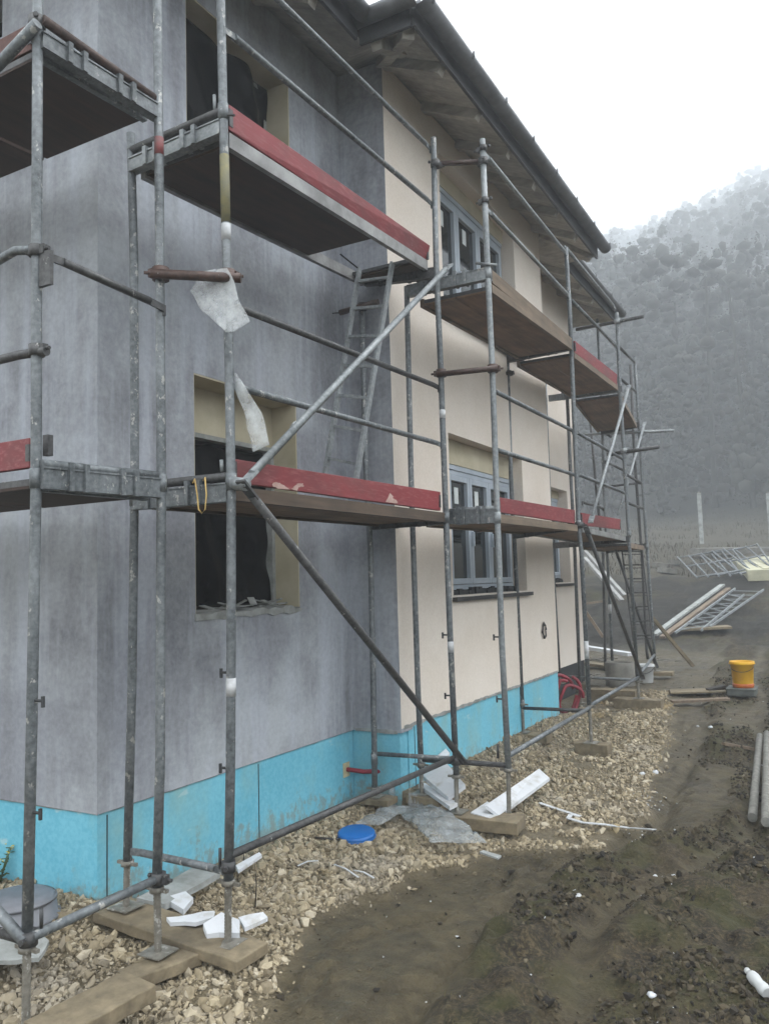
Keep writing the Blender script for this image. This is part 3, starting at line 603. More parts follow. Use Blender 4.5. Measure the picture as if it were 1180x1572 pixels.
# ------------------------------------------------------------------ scaffold
YF1, YA, YB, YC, YD, YF, YG1, YG2 = .01, 2.66, 2.83, 5.62, 8.05, 10.5, -.88, -.21
RP = .0242
sc1 = thing('scaffold', 'weathered tube scaffold around the near gable corner, closest to the camera', 'scaffold', (.6,-.6,0), 'scaffolds along the house')
sc2 = thing('scaffold', 'tube scaffold bay in front of the grey wall with two long diagonal braces', 'scaffold', (.96,1.3,0), 'scaffolds along the house')
sc3 = thing('scaffold', 'tube scaffold in front of the cream wall running to the far house corner', 'scaffold', (1.2,6,0), 'scaffolds along the house')
def jack(parent, top, base):
    top = Vector(top); base = Vector(base); mb = MB(); k = int((top-base).length/.012)
    pts = []; rs = []
    for i in range(k*2+1):
        pts.append(base.lerp(top+Vector((0,0,.05)), i/(k*2))); rs.append(.0165 if i % 2 else .0195)
    mb.tube(pts, rs, 10)
    mb.tube([top-Vector((0,0,.022)), top+Vector((0,0,.004))], .036, 12); mb.bar(top+Vector((-.07,0,-.01)), top+Vector((.07,0,-.01)), .018, .016)
    mb.box(base-Vector((.07,.07,0)), base+Vector((.07,.07,.006)))
    return mb.build('base_jack', M['jack'], parent)
def clampb(mb, p, s=1.0, ang=0):
    p = Vector(p); mb.tube([p-Vector((0,0,.026*s)), p+Vector((0,0,.026*s))], .036*s, 12); d = Vector((math.cos(ang), math.sin(ang), 0))
    mb.box(p+d*.045-Vector((.014,.014,.022)), p+d*.045+Vector((.014,.014,.022))); mb.tube([p+d*.05, p+d*.085], .009, 6); mb.tube([p-d*.05+Vector((0,0,.005)), p-d*.065+Vector((0,0,.005))], .012, 6)
def clamp(parent, p, s=1.0, ang=0, mat='galvd'):
    mb = MB(); clampb(mb, p, s, ang); return mb.build('clamp', M[mat], parent)
def pin(parent, p, side=-1):
    p = Vector(p); mb = MB(); q = p+Vector((side*.065,0,0)); mb.tube([p, q], .007, 6); mb.bar(q-Vector((0,0,.028)), q+Vector((0,0,.02)), .012, .012, (0,1,0)); return mb.build('toggle_pin', M['steelbolt'], parent)
def pole(root, Y, px, base=None, mat='galv', pins=(), joints=(), side=-1, marks=()):
    pts = [PY(x, y, Y) for x, y in px]
    p = MB().tube(pts, RP, 14).build('pole', M[mat], root)
    if base:
        b = PY(*base, Y); jack(p, pts[-1], b)
    def at(y):
        zt = [(q[1], v) for q, v in zip(px, pts)]
        for (y0,a),(y1,b) in zip(zt, zt[1:]):
            if y0 <= y <= y1: return a.lerp(b, (y-y0)/(y1-y0))
        return pts[-1]
    for y in pins: pin(p, at(y), side)
    for y in joints:
        q = at(y); MB().tube([q+Vector((0,0,-.045)), q+Vector((0,0,.045))], RP+.0045, 14).build('spigot_joint', M[mat], p)
    for y0, y1, m in marks: MB().tube([at(y0), at(y1)], RP+.0012, 14).build('tape_mark' if m == 'tape' else 'paint_mark', M[m], p)
    return p
def ft(root, name, pts, mat='galv', r=RP, flat=True):
    """tube between joints; rails get the flattened ends of system scaffolding"""
    return MB().tube(pts, r, 12).build(name, M[mat], root)
def rail(root, name, a, b, mat='galv', r=.0195):
    a = Vector(a); b = Vector(b); d = (b-a).normalized(); mb = MB(); e = .09
    mb.tube([a+d*e, b-d*e], r, 12)
    for p, s in ((a,1),(b,-1)):
        q = p+d*e*s*1.05; mb.bar(p+Vector((0,0,-.006)), q, .012, .036)
        mb.bar(p+Vector((0,0,.012)), p+Vector((0,0,-.045)), .012, .016, (0,1,0))
    return mb.build(name, M[mat], root)
def brace(root, a, b, mat='galv', r=RP):
    a = Vector(a); b = Vector(b); d = (b-a).normalized(); mb = MB(); e = .11
    mb.tube([a+d*e*.8, b-d*e*.8], r, 12)
    for p, s in ((a,1),(b,-1)):
        mb.bar(p-d*s*.035, p+d*s*e, .014, .058, (1,0,0) if abs(d.x) < .8 else (0,1,0)); mb.tube([p-Vector((.03,0,0)), p+Vector((.022,0,0))], .015, 8)
    return mb.build('diagonal_brace', M[mat], root)
def ubeam(root, a, b, h=.062, w=.05, mat='galv', name='transom'):
    a = Vector(a); b = Vector(b); mb = MB(); d = (b-a).normalized(); L = (b-a).length
    mb.bar(a, b, w, h); mb.bar(a+Vector((0,0,h/2+.004)), b+Vector((0,0,h/2+.004)), w+.012, .008); mb.bar(a-Vector((0,0,h/2+.003)), b-Vector((0,0,h/2+.003)), w+.008, .006)
    sd = d.cross(Vector((0,0,1)))
    for t in (.2,.32,.62,.74):               # deck hooks
        p = a+d*L*t; mb.box(p-Vector((.013,.013,h*.62))-sd*(w*.56), p+Vector((.013,.013,h*.9))-sd*(w*.56)); mb.box(p-Vector((.013,.013,h*.62))+sd*(w*.56), p+Vector((.013,.013,h*.9))+sd*(w*.56))
    return mb.build(name, M[mat], root)

# --- near gable scaffold
pole(sc1, YG1, [(59,-90),(57,330),(56,742),(49,1120),(42,1452)], (39,1640), pins=(), joints=(735,), side=1)
pA = sc1.children[-1]
for y, xx_ in ((1075,51),(1246,47)): pin(pA, PY(xx_, y, YG1), 1)
pole(sc1, YG2, [(241,-90),(245,300),(248,745),(246,1172),(241,1362)], (243,1462), joints=(742,), marks=((214,240,'paintred'),))
zt_, zl_ = PY(57,62,YG1).z, PY(56,715,YG1).z
XL = -1.95
for Y, q in ((YG1,(58,56)),(YG2,(245,247))):
    x = XL
    p = MB().tube([(x,Y,.15),(x,Y,7.2)], RP, 12).build('pole', M['galv'], sc1); jack(p, (x,Y,.25), (x,Y,.05))
ft(sc1, 'transom', [PY(66,30,YG1), PY(241,154,YG2)], 'rust'); ubeam(sc1, PY(62,63,YG1), PY(241,174,YG2), .066)
ft(sc1, 'transom', [PY(64,713,YG1), PY(246,731,YG2)]); ubeam(sc1, PY(62,734,YG1), PY(246,750,YG2), .085)
rail(sc1, 'end_rail', PY(70,390,YG1), PY(252,472,YG2), 'galvd'); clamp(sc1, PY(57,386,YG1), 1, 0); clamp(sc1, PY(57,538,YG1), 1, 0)
MB().box(PY(66,388,YG1)+Vector((-.012,-.01,-.0)), PY(77,437,YG1)+Vector((.012,.01,0))).build('bracket_plate', M['galvd'], sc1)
a = PY(52,384,YG1); ft(sc1, 'guard_rail', [a, PY(24,385,YG1), PY(0,399,YG1), Vector((XL,YG1,PY(0,399,YG1).z-.03))], 'galv', .021)
a = PY(72,539,YG1); ft(sc1, 'guard_rail', [a, PY(30,545,YG1), Vector((XL,YG1,PY(0,555,YG1).z))], 'galvd', .021)
ft(sc1, 'guard_rail', [PY(58,36,YG1-.04), PY(-6,104,YG1-.04), PY(-70,170,YG1-.04)], 'galv', .026); clamp(sc1, PY(57,36,YG1), 1.1, 2.4)
ft(sc1, 'base_ledger', [PY(50,1438,YG1), PY(244,1348,YG2)], 'galv', .021); clamp(sc1, PY(244,1348,YG2)); clamp(sc1, PY(44,1440,YG1), 1.1, 2.0)
ft(sc1, 'diagonal_brace', [PY(38,1446,YG1-.03), PY(0,1402,YG1-.03), PY(-60,1335,YG1-.03)], 'galv', .024)
ft(sc1, 'base_ledger', [PY(40,1443,YG1), Vector((XL,YG1,PY(40,1443,YG1).z))], 'galvd', .021)
MB().tube([PY(64,1425,YG1), PY(64,1394,YG1)], .008, 8).build('toe_board_pin', M['steelbolt'], sc1)
# rusty cross tube linking the gable scaffold to the next bay
a = PY(232,420,YG2-.06); b = PY(370,427,YF1-.05)
ft(sc1, 'link_tube', [a, b], 'rust', .0255); clamp(sc1, PY(247,421,YG2), 1.25, 4.0, 'rust'); clamp(sc1, PY(349,424,YF1), 1.2, .6, 'rust')

# --- bay in front of the grey wall
pole(sc2, YF1, [(337,-90),(343,180),(352,560),(355,748),(355,1000),(354,1172),(351,1352)], (350,1447), pins=(1033,1180), joints=(740,172), marks=((347,372,'tape'),(240,345,'paintyel'),(1041,1069,'tape')))
pole(sc2, YF1, [(201,205),(206,400),(207,745),(203,1050),(196,1322)], (194,1392), joints=(765,))
pole(sc2, YA, [(665,212),(669,400),(676,560),(683,760),(690,960),(700,1190)], (701,1246), pins=(975,1069), joints=(795,), marks=((985,1002,'tape'),(630,643,'tape')))
pole(sc2, YA-.05, [(555,472),(562,733),(569,850),(574,1120),(575,1209)], (576,1222), joints=(1165,))
ft(sc2, 'transom', [PY(200,232,YF1), PY(343,170,YF1)], 'galvd'); ubeam(sc2, PY(203,256,YF1), PY(341,197,YF1), .07, mat='galvl')
ft(sc2, 'transom', [PY(208,747,YF1), PY(355,731,YF1)], 'galvd'); ubeam(sc2, PY(205,770,YF1), PY(352,756,YF1), .085)
ubeam(sc2, PY(570,806,YA), PY(686,797,YA), .07, mat='galvd'); ubeam(sc2, PY(560,432,YA), PY(668,420,YA), .075, mat='galvd')
MB().tube([PY(330,172,YF1), PY(329,146,YF1)], .009, 8).build('toe_board_pin', M['galvl'], sc2)
MB().tube([PY(341,724,YF1), PY(340,706,YF1)], .010, 8).build('toe_board_pin', M['galvl'], sc2)
MB().tube([PY(343,176,YF1), PY(360,177,YF1)], .007, 8).build('toe_board_pin', M['galvd'], sc2)
rail(sc2, 'guard_rail', PY(339,-86,YF1), PY(660,227,YA)); rail(sc2, 'guard_rail', PY(344,44,YF1), PY(662,312,YA))
rail(sc2, 'guard_rail', PY(352,467,YF1), PY(673,594,YA), 'galvd'); rail(sc2, 'guard_rail', PY(353,591,YF1), PY(677,682,YA))
o = Vector((.045,0,0))
brace(sc2, PY(372,741,YF1-.02)+o*.2, PY(681,410,YA)+o, 'galvl', .0225); brace(sc2, PY(372,745,YF1-.03)+o*.2, PY(703,1168,YA)+o, 'galvd', .0245)
MB().tube([PY(451,657,YF1+.75)+Vector((0,0,-.0)), PY(456,652,YF1+.80)], .027, 12).build('tape_mark', M['tape'], sc2)
MB().tube([PY(360,742,YF1), PY(378,744,YF1-.02)], .034, 12).build('brace_hub', M['galvl'], sc2)
ft(sc2, 'base_ledger', [PY(353,1313,YF1), PY(697,1163,YA)], 'galvd', .021); rail(sc2, 'base_transom', PY(198,1305,YF1), PY(352,1338,YF1)); ft(sc2, 'base_transom', [PY(575,1157,YA-.04), PY(700,1165,YA)], 'galv', .018)
clamp(sc2, PY(700,1168,YA), 1.1, .5); clamp(sc2, PY(351,1330,YF1), 1.0, 2); MB().tube([PY(338,1334,YF1), PY(338,1302,YF1)], .008, 8).build('toe_board_pin', M['steelbolt'], sc2)
a = PY(522,480,YA-.1); b = PY(580,463,YA-.12); ft(sc2, 'wall_tie', [a, b], 'rust', .025); clamp(sc2, PY(556,471,YA-.05), 1.1, 2.5)
MB().tube([a, a+Vector((-.09,0,.01)), a+Vector((-.09,0,-.06))], .006, 6).build('tie_hook', M['steelbolt'], sc2)

# --- in front of the cream wall
pole(sc3, YB, [(740,214),(748,412),(755,560),(763,792),(770,990),(780,1180)], (781,1257), mat='galvl', pins=(978,1074), joints=(795,420), side=-1)
pole(sc3, YB, [(624,440),(631,743),(641,1050),(646,1172)], (647,1218), joints=(1170,))
pole(sc3, YC, [(868,380),(874,480),(887,800),(892,850),(904,1083)], (907,1140), pins=(), joints=(805,), mat='galv', marks=((985,1012,'tape'),))
pole(sc3, YC, [(778,545),(784,737),(792,885),(801,1080)], (803,1124), pins=(), joints=(1085,))
pole(sc3, YD, [(946,480),(951,600),(964,815),(978,1045)], (980,1072), joints=(820,))
pole(sc3, YD, [(868,560),(874,700),(881,830),(890,1060)], (891,1079))
pole(sc3, YD, [(836,585),(843,771),(845,817),(858,1037)], (859,1049))
pole(sc3, YF, [(973,548),(979,640),(988,780),(1000,950),(1004,1010)], (1005,1030), joints=(840,))
pole(sc3, YF, [(916,487),(922,607),(928,790),(936,945),(940,1034)], (941,1046), marks=((928,942,'tape'),))
pole(sc3, YF+.35, [(905,640),(915,755),(925,850),(928,1000),(929,1030)], None, mat='galvd')
pole(sc3, YF+.2, [(967,560),(973,700),(985,860),(992,1000),(994,1012)], None, mat='galvd')
ubeam(sc3, PY(626,448,YB), PY(748,421,YB), .085, .05, 'galvl'); ubeam(sc3, PY(690,795,YB), PY(765,792,YB), .095, .05, 'galv')
ft(sc3, 'transom', [PY(690,784,YB), PY(763,779,YB)], 'galvl', .018)
ubeam(sc3, PY(779,552,YC), PY(878,532,YC), .06, mat='galvd'); ubeam(sc3, PY(788,822,YC), PY(889,807,YC), .07, mat='galvd')
ubeam(sc3, PY(842,612,YD), PY(955,597,YD), .07, mat='galv'); ubeam(sc3, PY(848,838,YD), PY(966,828,YD), .07, mat='galvd')
ubeam(sc3, PY(922,664,YF), PY(981,652,YF), .07, mat='galvd'); ubeam(sc3, PY(930,846,YF), PY(992,838,YF), .07, mat='galvd')
ft(sc3, 'link_tube', [PY(661,252,YA+.03), PY(744,248,YB+.03)], 'rust', .022); clamp(sc3, PY(668,252,YA), 1.1, 1); clamp(sc3, PY(741,248,YB), 1.1, 2); clamp(sc3, PY(741,228,YB), .9, 3)
ft(sc3, 'link_tube', [PY(670,575,YA-.05), PY(762,565,YB-.05)], 'rust', .0235); clamp(sc3, PY(677,573,YA), 1.15, 3.3, 'rust'); clamp(sc3, PY(756,566,YB), 1.2, .5, 'rust')
ft(sc3, 'wall_tie', [PY(768,574,YC-.05), PY(788,572,YC-.05)], 'galvd', .024); clamp(sc3, PY(780,573,YC), 1.1, 1)
clamp(sc3, PY(744,308,YB), .9, 3); ft(sc3, 'wall_tie', [PY(730,404,YB-.03), PY(762,407,YB-.03)], 'galvl', .012)
rail(sc3, 'guard_rail', PY(744,236,YB), PY(869,390,YC), 'galvl'); rail(sc3, 'guard_rail', PY(747,321,YB), PY(873,455,YC), 'galvl')
rail(sc3, 'guard_rail', PY(754,598,YB), PY(878,661,YC), 'galv'); rail(sc3, 'guard_rail', PY(757,689,YB), PY(882,729,YC), 'galv')
rail(sc3, 'guard_rail', PY(872,456,YC), PY(947,534,YD)); rail(sc3, 'guard_rail', PY(866,378,YC), PY(943,472,YD), 'galvl')
rail(sc3, 'guard_rail', PY(882,662,YC), PY(956,705,YD)); rail(sc3, 'guard_rail', PY(884,727,YC), PY(959,757,YD))
rail(sc3, 'guard_rail', PY(947,530,YD), PY(974,557,YF), 'galvd'); rail(sc3, 'guard_rail', PY(950,580,YD), PY(976,602,YF), 'galvd')
rail(sc3, 'guard_rail', PY(958,727,YD), PY(984,742,YF), 'galvd'); rail(sc3, 'guard_rail', PY(960,771,YD), PY(987,781,YF), 'galvd')
rail(sc3, 'guard_rail', PY(922,508,YF), PY(945,530,YF+.02), 'galvd'); rail(sc3, 'end_rail', PY(922,748,YF), PY(984,741,YF), 'galvd'); rail(sc3, 'end_rail', PY(928,708,YF), PY(960,724,YF-.4), 'galvd')
rail(sc3, 'guard_rail', PY(893,771,YD), PY(925,780,YF), 'galvd')
ft(sc3, 'wall_tie', [PY(884,506,YD+.1), PY(987,486,YD-.05)], 'galvd', .025); clamp(sc3, PY(947,494,YD), 1.2, 1, 'galvl'); clamp(sc3, PY(917,500,YD+.05), 1.1, 2, 'galvl')
ft(sc3, 'wall_tie', [PY(896,667,YF+.05), PY(1034,661,YF-.05)], 'galvl', .024); ft(sc3, 'wall_tie', [PY(932,698,YD+.06), PY(1011,686,YD-.05)], 'galvd', .027); clamp(sc3, PY(957,692,YD), 1.2, 1, 'galvl')
ft(sc3, 'wall_tie', [PY(930,666,YF+.1), PY(938,671,YF+.1)], 'galvd', .024)
o = Vector((.04,0,0))
brace(sc3, PY(901,800,YC+.02)+o, PY(960,594,YD)+o, 'galvl', .020); brace(sc3, PY(942,797,YD)+o, PY(985,650,YF)+o, 'galvl', .020)
brace(sc3, PY(894,812,YC)+o, PY(981,1040,YD)+o, 'galvd'); brace(sc3, PY(936,832,YF-.6)+o, PY(1003,1022,YF)+o, 'galvd')
clamp(sc3, PY(889,806,YC), 1.2, .6)
ft(sc3, 'base_ledger', [PY(780,1160,YB), PY(905,1086,YC)], 'galv', .021); ft(sc3, 'base_ledger', [PY(905,1083,YC), PY(979,1040,YD)], 'galv', .021); ft(sc3, 'base_ledger', [PY(979,1038,YD), PY(1004,1005,YF)], 'galv', .021)
ft(sc3, 'base_transom', [PY(646,1166,YB), PY(780,1175,YB)], 'galvd', .021); ft(sc3, 'base_transom', [PY(801,1087,YC), PY(904,1091,YC)], 'galvd', .019); ft(sc3, 'base_transom', [PY(858,1038,YD), PY(978,1044,YD)], 'galv', .019)
MB().tube([PY(764,1164,YB), PY(764,1142,YB)], .010, 8).build('toe_board_pin', M['steelbolt'], sc3)
for (x,y) in ((764,700),(741,318)): pass

# ------------------------------------------------------------------ platforms and toe boards
def platform(label, A, B, W0, W1, th=.095, railm='alu', board='ply', panels=2, hatch=None, group='scaffold platforms'):
    """A,B outer top corners at the two ends; W0,W1 widths towards the wall"""
    A = Vector(A); B = Vector(B); a = A+Vector((-W0,0,0)); b = B+Vector((-W1,0,0)); d = (B-A).normalized()
    t = thing('scaffold_platform', label, 'platform', (A+b)/2, group)
    for p, q, s in ((A,B,-1),(a,b,1)):
        MB().hexa([p, q, q-Vector((0,0,th)), p-Vector((0,0,th))], (.035*s,0,0)).build('side_rail', M[railm], t)
    def strip(u0, u1, v0, v1, name, mat, z0=.006, z1=.03):
        P = lambda u, v: (A.lerp(a,u)).lerp(B.lerp(b,u), v)
        MB().hexa([P(u0,v0)-Vector((0,0,z0)), P(u0,v1)-Vector((0,0,z0)), P(u1,v1)-Vector((0,0,z0)), P(u1,v0)-Vector((0,0,z0))], (0,0,-(z1-z0))).build(name, M[mat], t)
    e = .036/max(W0,.1); vv = [(0.004,.996)] if not hatch else [(.004,hatch[0]),(hatch[1],.996)]
    for v0, v1 in vv:
        for k in range(panels):
            u0 = e+(1-2*e)*k/panels+.006; u1 = e+(1-2*e)*(k+1)/panels-.006; strip(u0, u1, v0, v1, 'deck_board', board, th-.034, th-.016)
    for v in (.008,.992): strip(e, 1-e, v-.006, v+.006, 'cross_bar', 'galvd', th-.06, th-.03)
    if hatch:
        for v in hatch: strip(e, 1-e, v-.01, v+.01, 'cross_bar', 'galvd', .0245, th-.035)
    return t
def toe(label, q, mat='red', th=.03, group='toe boards'):
    q = [Vector(p) for p in q]; o = thing('toe_board', label, 'toe board', (q[2]+q[3])/2, group)
    MB().hexa(q, (-th,0,0)).build('board', M[mat], o, .004)
    for p, s in ((q[0].lerp(q[3],.5),1),(q[1].lerp(q[2],.5),-1)):
        MB().box(p+Vector((-th-.004,0,-.05)), p+Vector((.003,.03*s,.05))).build('end_fitting', M['galvd'], o)
    return o
# upper grey bay
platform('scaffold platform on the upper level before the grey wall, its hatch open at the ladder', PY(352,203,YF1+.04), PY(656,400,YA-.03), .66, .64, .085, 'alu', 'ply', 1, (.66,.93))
toe('faded red toe board on the upper platform before the grey wall', [PY(352,160,YF1+.05), PY(660,377,YA-.03), PY(655,402,YA-.03), PY(352,199,YF1+.05)])
platform('scaffold platform on the lower level before the grey wall, above the open window', PY(358,746,YF1+.04), PY(682,787,YA-.03), .66, .64, .075, 'oldwood', 'plytan', 2)
tb = toe('red toe board with chipped patches on the lower platform before the grey wall', [PY(358,704,YF1+.05), PY(676,755,YA-.03), PY(676,784,YA-.03), PY(358,740,YF1+.05)])
xb = (PY(358,720,YF1+.05).x+PY(676,768,YA-.03).x)/2
def chip(px):
    n = 14; q = []; c = (sum(p[0] for p in px)/len(px), sum(p[1] for p in px)/len(px))
    for a, b in zip(px, px[1:]+px[:1]):
        for k in range(4): q.append((a[0]+(b[0]-a[0])*k/4+random.uniform(-1.2,1.2), a[1]+(b[1]-a[1])*k/4+random.uniform(-1.0,1.0)))
    def onb(x, y):
        t = (x-358)/(676-358); X = PY(358,720,YF1+.05).x*(1-t)+PY(676,768,YA-.03).x*t; return PX(x, y, X+.0025)
    v = [onb(*p) for p in q]; m = len(v); v2 = v+[p-Vector((.004,0,0)) for p in v]
    fs = [tuple(range(m))]+[(i,(i+1)%m,m+(i+1)%m,m+i) for i in range(m)]; MB().add(v2, fs).build('bare_patch', M['barewood'], tb)
chip([(417,745),(424,739),(436,745),(446,752),(430,751)]); chip([(447,751),(455,743),(464,742),(466,747),(459,748),(456,754)]); chip([(593,770),(599,757),(604,764),(610,769),(611,773)])
# cream wall, first bay
platform('scaffold platform with brown plywood underside below the upper cream window', PY(755,436,YB+.03), PY(878,528,YC-.03), .66, .66, .07, 'tan', 'plytan', 2)
toe('unpainted timber toe board on the upper platform before the cream wall', [PY(753,412,YB+.04), PY(878,520,YC-.03), PY(878,535,YC-.03), PY(753,432,YB+.04)], 'tan')
platform('scaffold platform before the lower cream window', PY(767,789,YB+.03), PY(886,806,YC-.03), .66, .66, .07, 'tan', 'plytan', 2)
toe('bright red toe board on the lower platform before the cream window', [PY(765,763,YB+.04), PY(882,783,YC-.03), PY(882,804,YC-.03), PY(765,786,YB+.04)])
platform('scaffold platform on the upper level at the far end of the cream bay', PY(881,540,YC+.03), PY(948,592,YD-.03), .68, .68, .07, 'tan', 'plytan', 2)
toe('dull red toe board high up past the end of the cream bay', [PY(882,523,YC+.04), PY(947,575,YD-.03), PY(947,591,YD-.03), PY(882,541,YC+.04)])
platform('pale edged scaffold platform on the lower level at the far end of the cream bay', PY(893,808,YC+.03), PY(960,824,YD-.03), .66, .66, .06, 'alu', 'plytan', 2)
toe('short red toe board on the lower platform with a pale edge at the far end', [PY(892,787,YC+.04), PY(952,797,YD-.25), PY(952,813,YD-.25), PY(892,806,YC+.04)])
platform('scaffold platform on the upper level beside the recessed wall', PY(952,603,YD+.03), PY(977,651,YF-.03), .66, .66, .07, 'tan', 'plytan', 2)
platform('scaffold platform on the lower level by the far ladder', PY(966,833,YD+.03), PY(988,838,YF-.03), .66, .66, .07, 'tan', 'plytan', 2)
# gable
zu = PY(62,63,YG1).z+.02; zl = PY(62,734,YG1).z+.035
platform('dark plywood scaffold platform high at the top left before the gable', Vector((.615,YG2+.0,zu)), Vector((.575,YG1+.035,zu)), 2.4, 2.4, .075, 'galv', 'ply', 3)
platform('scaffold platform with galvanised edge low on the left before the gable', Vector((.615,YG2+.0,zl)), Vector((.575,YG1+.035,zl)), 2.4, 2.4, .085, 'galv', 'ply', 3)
def toe_x(label, xa, xb, Y, z0, z1, mat):
    o = thing('toe_board', label, 'toe board', ((xa+xb)/2,Y,z0), 'toe boards')
    MB().box((xa,Y,z0),(xb,Y+.03,z1)).build('board', M[mat], o, .004); MB().box((xb-.02,Y-.004,z0+.03),(xb+.004,Y+.034,z1-.03)).build('end_fitting', M['galvd'], o); return o
a = PY(45,672,YG1+.03); b = PY(45,718,YG1+.03); toe_x('bright red toe board at the left edge of the photo on the lower gable platform', -1.8, a.x, YG1+.03, b.z, a.z, 'red')
a = PY(48,34,YG1+.03); b = PY(48,76,YG1+.03); toe_x('brownish red toe board at the top left on the upper gable platform', -1.8, a.x, YG1+.03, b.z, a.z, 'oldred')
MB().box(PY(66,668,YG1+.10), PY(82,700,YG1+.13)).build('toe_board_clip', M['galvd'], sc1)

# ------------------------------------------------------------------ ladders
def ladder(label, a, b, c, d, rungs, mat, rw=.022, rh=.055, rr=.011, double=False):
    """a,b top and foot of one stile; c,d of the other"""
    a,b,c,d = map(Vector, (a,b,c,d)); t = thing('ladder', label, 'ladder', (b+d)/2, 'ladders')
    s = (c-a).normalized(); 
    for p, q in ((a,b),(c,d)): MB().bar(p, q, rh, rw, s).build('stile', M[mat], t)
    for k in range(rungs):
        f = (k+.5)/rungs; p = a.lerp(b,f); q = c.lerp(d,f); MB().bar(p, q, .028, .022).build('rung', M[mat], t)
        if double: MB().bar(p+Vector((0,0,-.05)), q+Vector((0,0,-.05)), .02, .012).build('rung', M[mat], t)
    return t
ladder('aluminium ladder hanging from the open hatch in front of the grey wall', PY(552,412,YA-.32), PY(499,728,YA-.95), PY(602,404,YA-.32), PY(546,740,YA-.95), 7, 'galvl', .02, .05)
ladder('steel ladder standing at the far end of the scaffold behind the tall pole', PY(953,836,YF-.1), PY(972,988,YF-.5), PY(984,836,YF-.1), PY(1001,986,YF-.5), 7, 'galvd', .02, .045, double=True)

# ------------------------------------------------------------------ bits hanging on the scaffold
def sheet(name, pts, mat, label, cat, sub=3, amp=.012, th=.0015, group=None):
    """a limp sheet from a strip of point pairs"""
    rows = [(Vector(a), Vector(b)) for a, b in pts]; R_ = []
    for (a,b),(c,d) in zip(rows, rows[1:]):
        for k in range(6): R_.append((a.lerp(c,k/6), b.lerp(d,k/6)))
    R_.append(rows[-1]); n = 8; v = []
    for i,(a,b) in enumerate(R_):
        for k in range(n+1):
            p = a.lerp(b,k/n); v.append(p+Vector((amp*2*float(vnoise(p.y*3,p.z*3,.3,31)), amp*2*float(vnoise(p.x*3,p.z*3,.3,32)), amp*float(vnoise(p.x,p.y,.1,33)))))
    f = [(i*(n+1)+k, i*(n+1)+k+1, (i+1)*(n+1)+k+1, (i+1)*(n+1)+k) for i in range(len(R_)-1) for k in range(n)]
    o = MB().add(v, f, True).build(name, M[mat]); s = o.modifiers.new('thick','SOLIDIFY'); s.thickness = th
    return tag(o, label, cat, group)
Y = YF1-.085
sheet('mesh_strip', [(PY(314,417,Y),PY(350,413,Y-.02)),(PY(292,447,Y),PY(366,455,Y)),(PY(312,478,Y),PY(382,494,Y)),(PY(346,512,Y),PY(357,511,Y))], 'mesh', 'white mesh strip draped over the rusty cross tube', 'mesh strip', group='white mesh strips')
sheet('mesh_strip', [(PY(357,572,Y+.12),PY(362,574,Y+.12)),(PY(360,600,Y+.12),PY(378,597,Y+.12)),(PY(376,640,Y+.14),PY(400,634,Y+.14)),(PY(386,694,Y+.16),PY(412,682,Y+.16))], 'mesh', 'narrow white mesh strip hanging below the upper rail before the lower window', 'mesh strip', group='white mesh strips')
pts = [PY(296,742,YF1-.06), PY(299,735,YF1-.05), PY(303,760,YF1-.07), PY(305,782,YF1-.07), PY(310,788,YF1-.07), PY(315,782,YF1-.07), PY(317,760,YF1-.07), PY(315,733,YF1-.05), PY(312,738,YF1-.04)]
tag(MB().tube(pts, .004, 6).build('cord_loop', M['yellow']), 'loop of yellow cord hanging from the lower transom beside the open window', 'cord')
tag(MB().tube([PY(522,390,YA-.45), PY(537,402,YA-.4), PY(552,414,YA-.33)], .006, 6).build('strap', M['black']), 'short black strap at the open hatch of the upper platform', 'strap')

# ------------------------------------------------------------------ sole boards under the poles
def sole(label, a, b, w, h, mat='plank', rot=0):
    a = Vector(a); b = Vector(b); o = thing('sole_board', label, 'plank', (a+b)/2, 'sole boards')
    mb = MB(); d = (b-a).normalized(); k = 10; sd = d.cross(Vector((0,0,1))).normalized(); vs = []
    for i in range(k+1):
        p = a.lerp(b, i/k)
        for s, z in ((1,0),(-1,0),(-1,-h),(1,-h)): vs.append(p+sd*s*(w/2+random.uniform(-.004,.004))+Vector((0,0,z+random.uniform(-.003,.003))))
    fs = [(i*4+j, i*4+(j+1)%4, (i+1)*4+(j+1)%4, (i+1)*4+j) for i in range(k) for j in range(4)]; fs += [(3,2,1,0),(k*4,k*4+1,k*4+2,k*4+3)]
    mb.add(vs, fs); mb.build('board', M[mat], o, .006)
    e = d*.01; FOOT.append(([np.array((p.x,p.y)) for p in (a-e+sd*w/2, b+e+sd*w/2, b+e-sd*w/2, a-e-sd*w/2)], min(a.z,b.z))); return o
b1 = PY(350,1447,YF1); b2 = PY(194,1392,YF1); z = .055
sole('long muddy sole board across the gravel under the first grey wall poles', Vector((b2.x-.12,b2.y,b2.z-.004)), Vector((b1.x+.17,b1.y-.02,b1.z-.004)), .24, .055)
b = PY(243,1462,YG2); sole('short weathered sole board with a notched end under the gable pole', Vector((b.x-.19,b.y+.05,b.z-.004)), PZ(205,1500,b.z-.03), .13, .055) if False else None
sole('short weathered sole board under the inner gable pole', PZ(300,1455,b.z-.006), PZ(190,1497,b.z-.02), .15, .06)
sole('wide sole board lying at the bottom left of the photo on the gravel', PZ(215,1500,.05), PZ(60,1582,.03), .24, .07)
b = PY(39,1640,YG1); sole('sole board under the nearest corner pole', b+Vector((-.4,0,-.004)), b+Vector((.3,0,-.004)), .22, .06)
bA = PY(701,1246,YA); bB = PY(781,1257,YB)
sole('thick sole board under the two poles beside the white offcut', Vector((bA.x-.14,bA.y+.0,bA.z-.005)), Vector((bB.x+.14,bA.y+.06,bA.z-.012)), .26, .09)
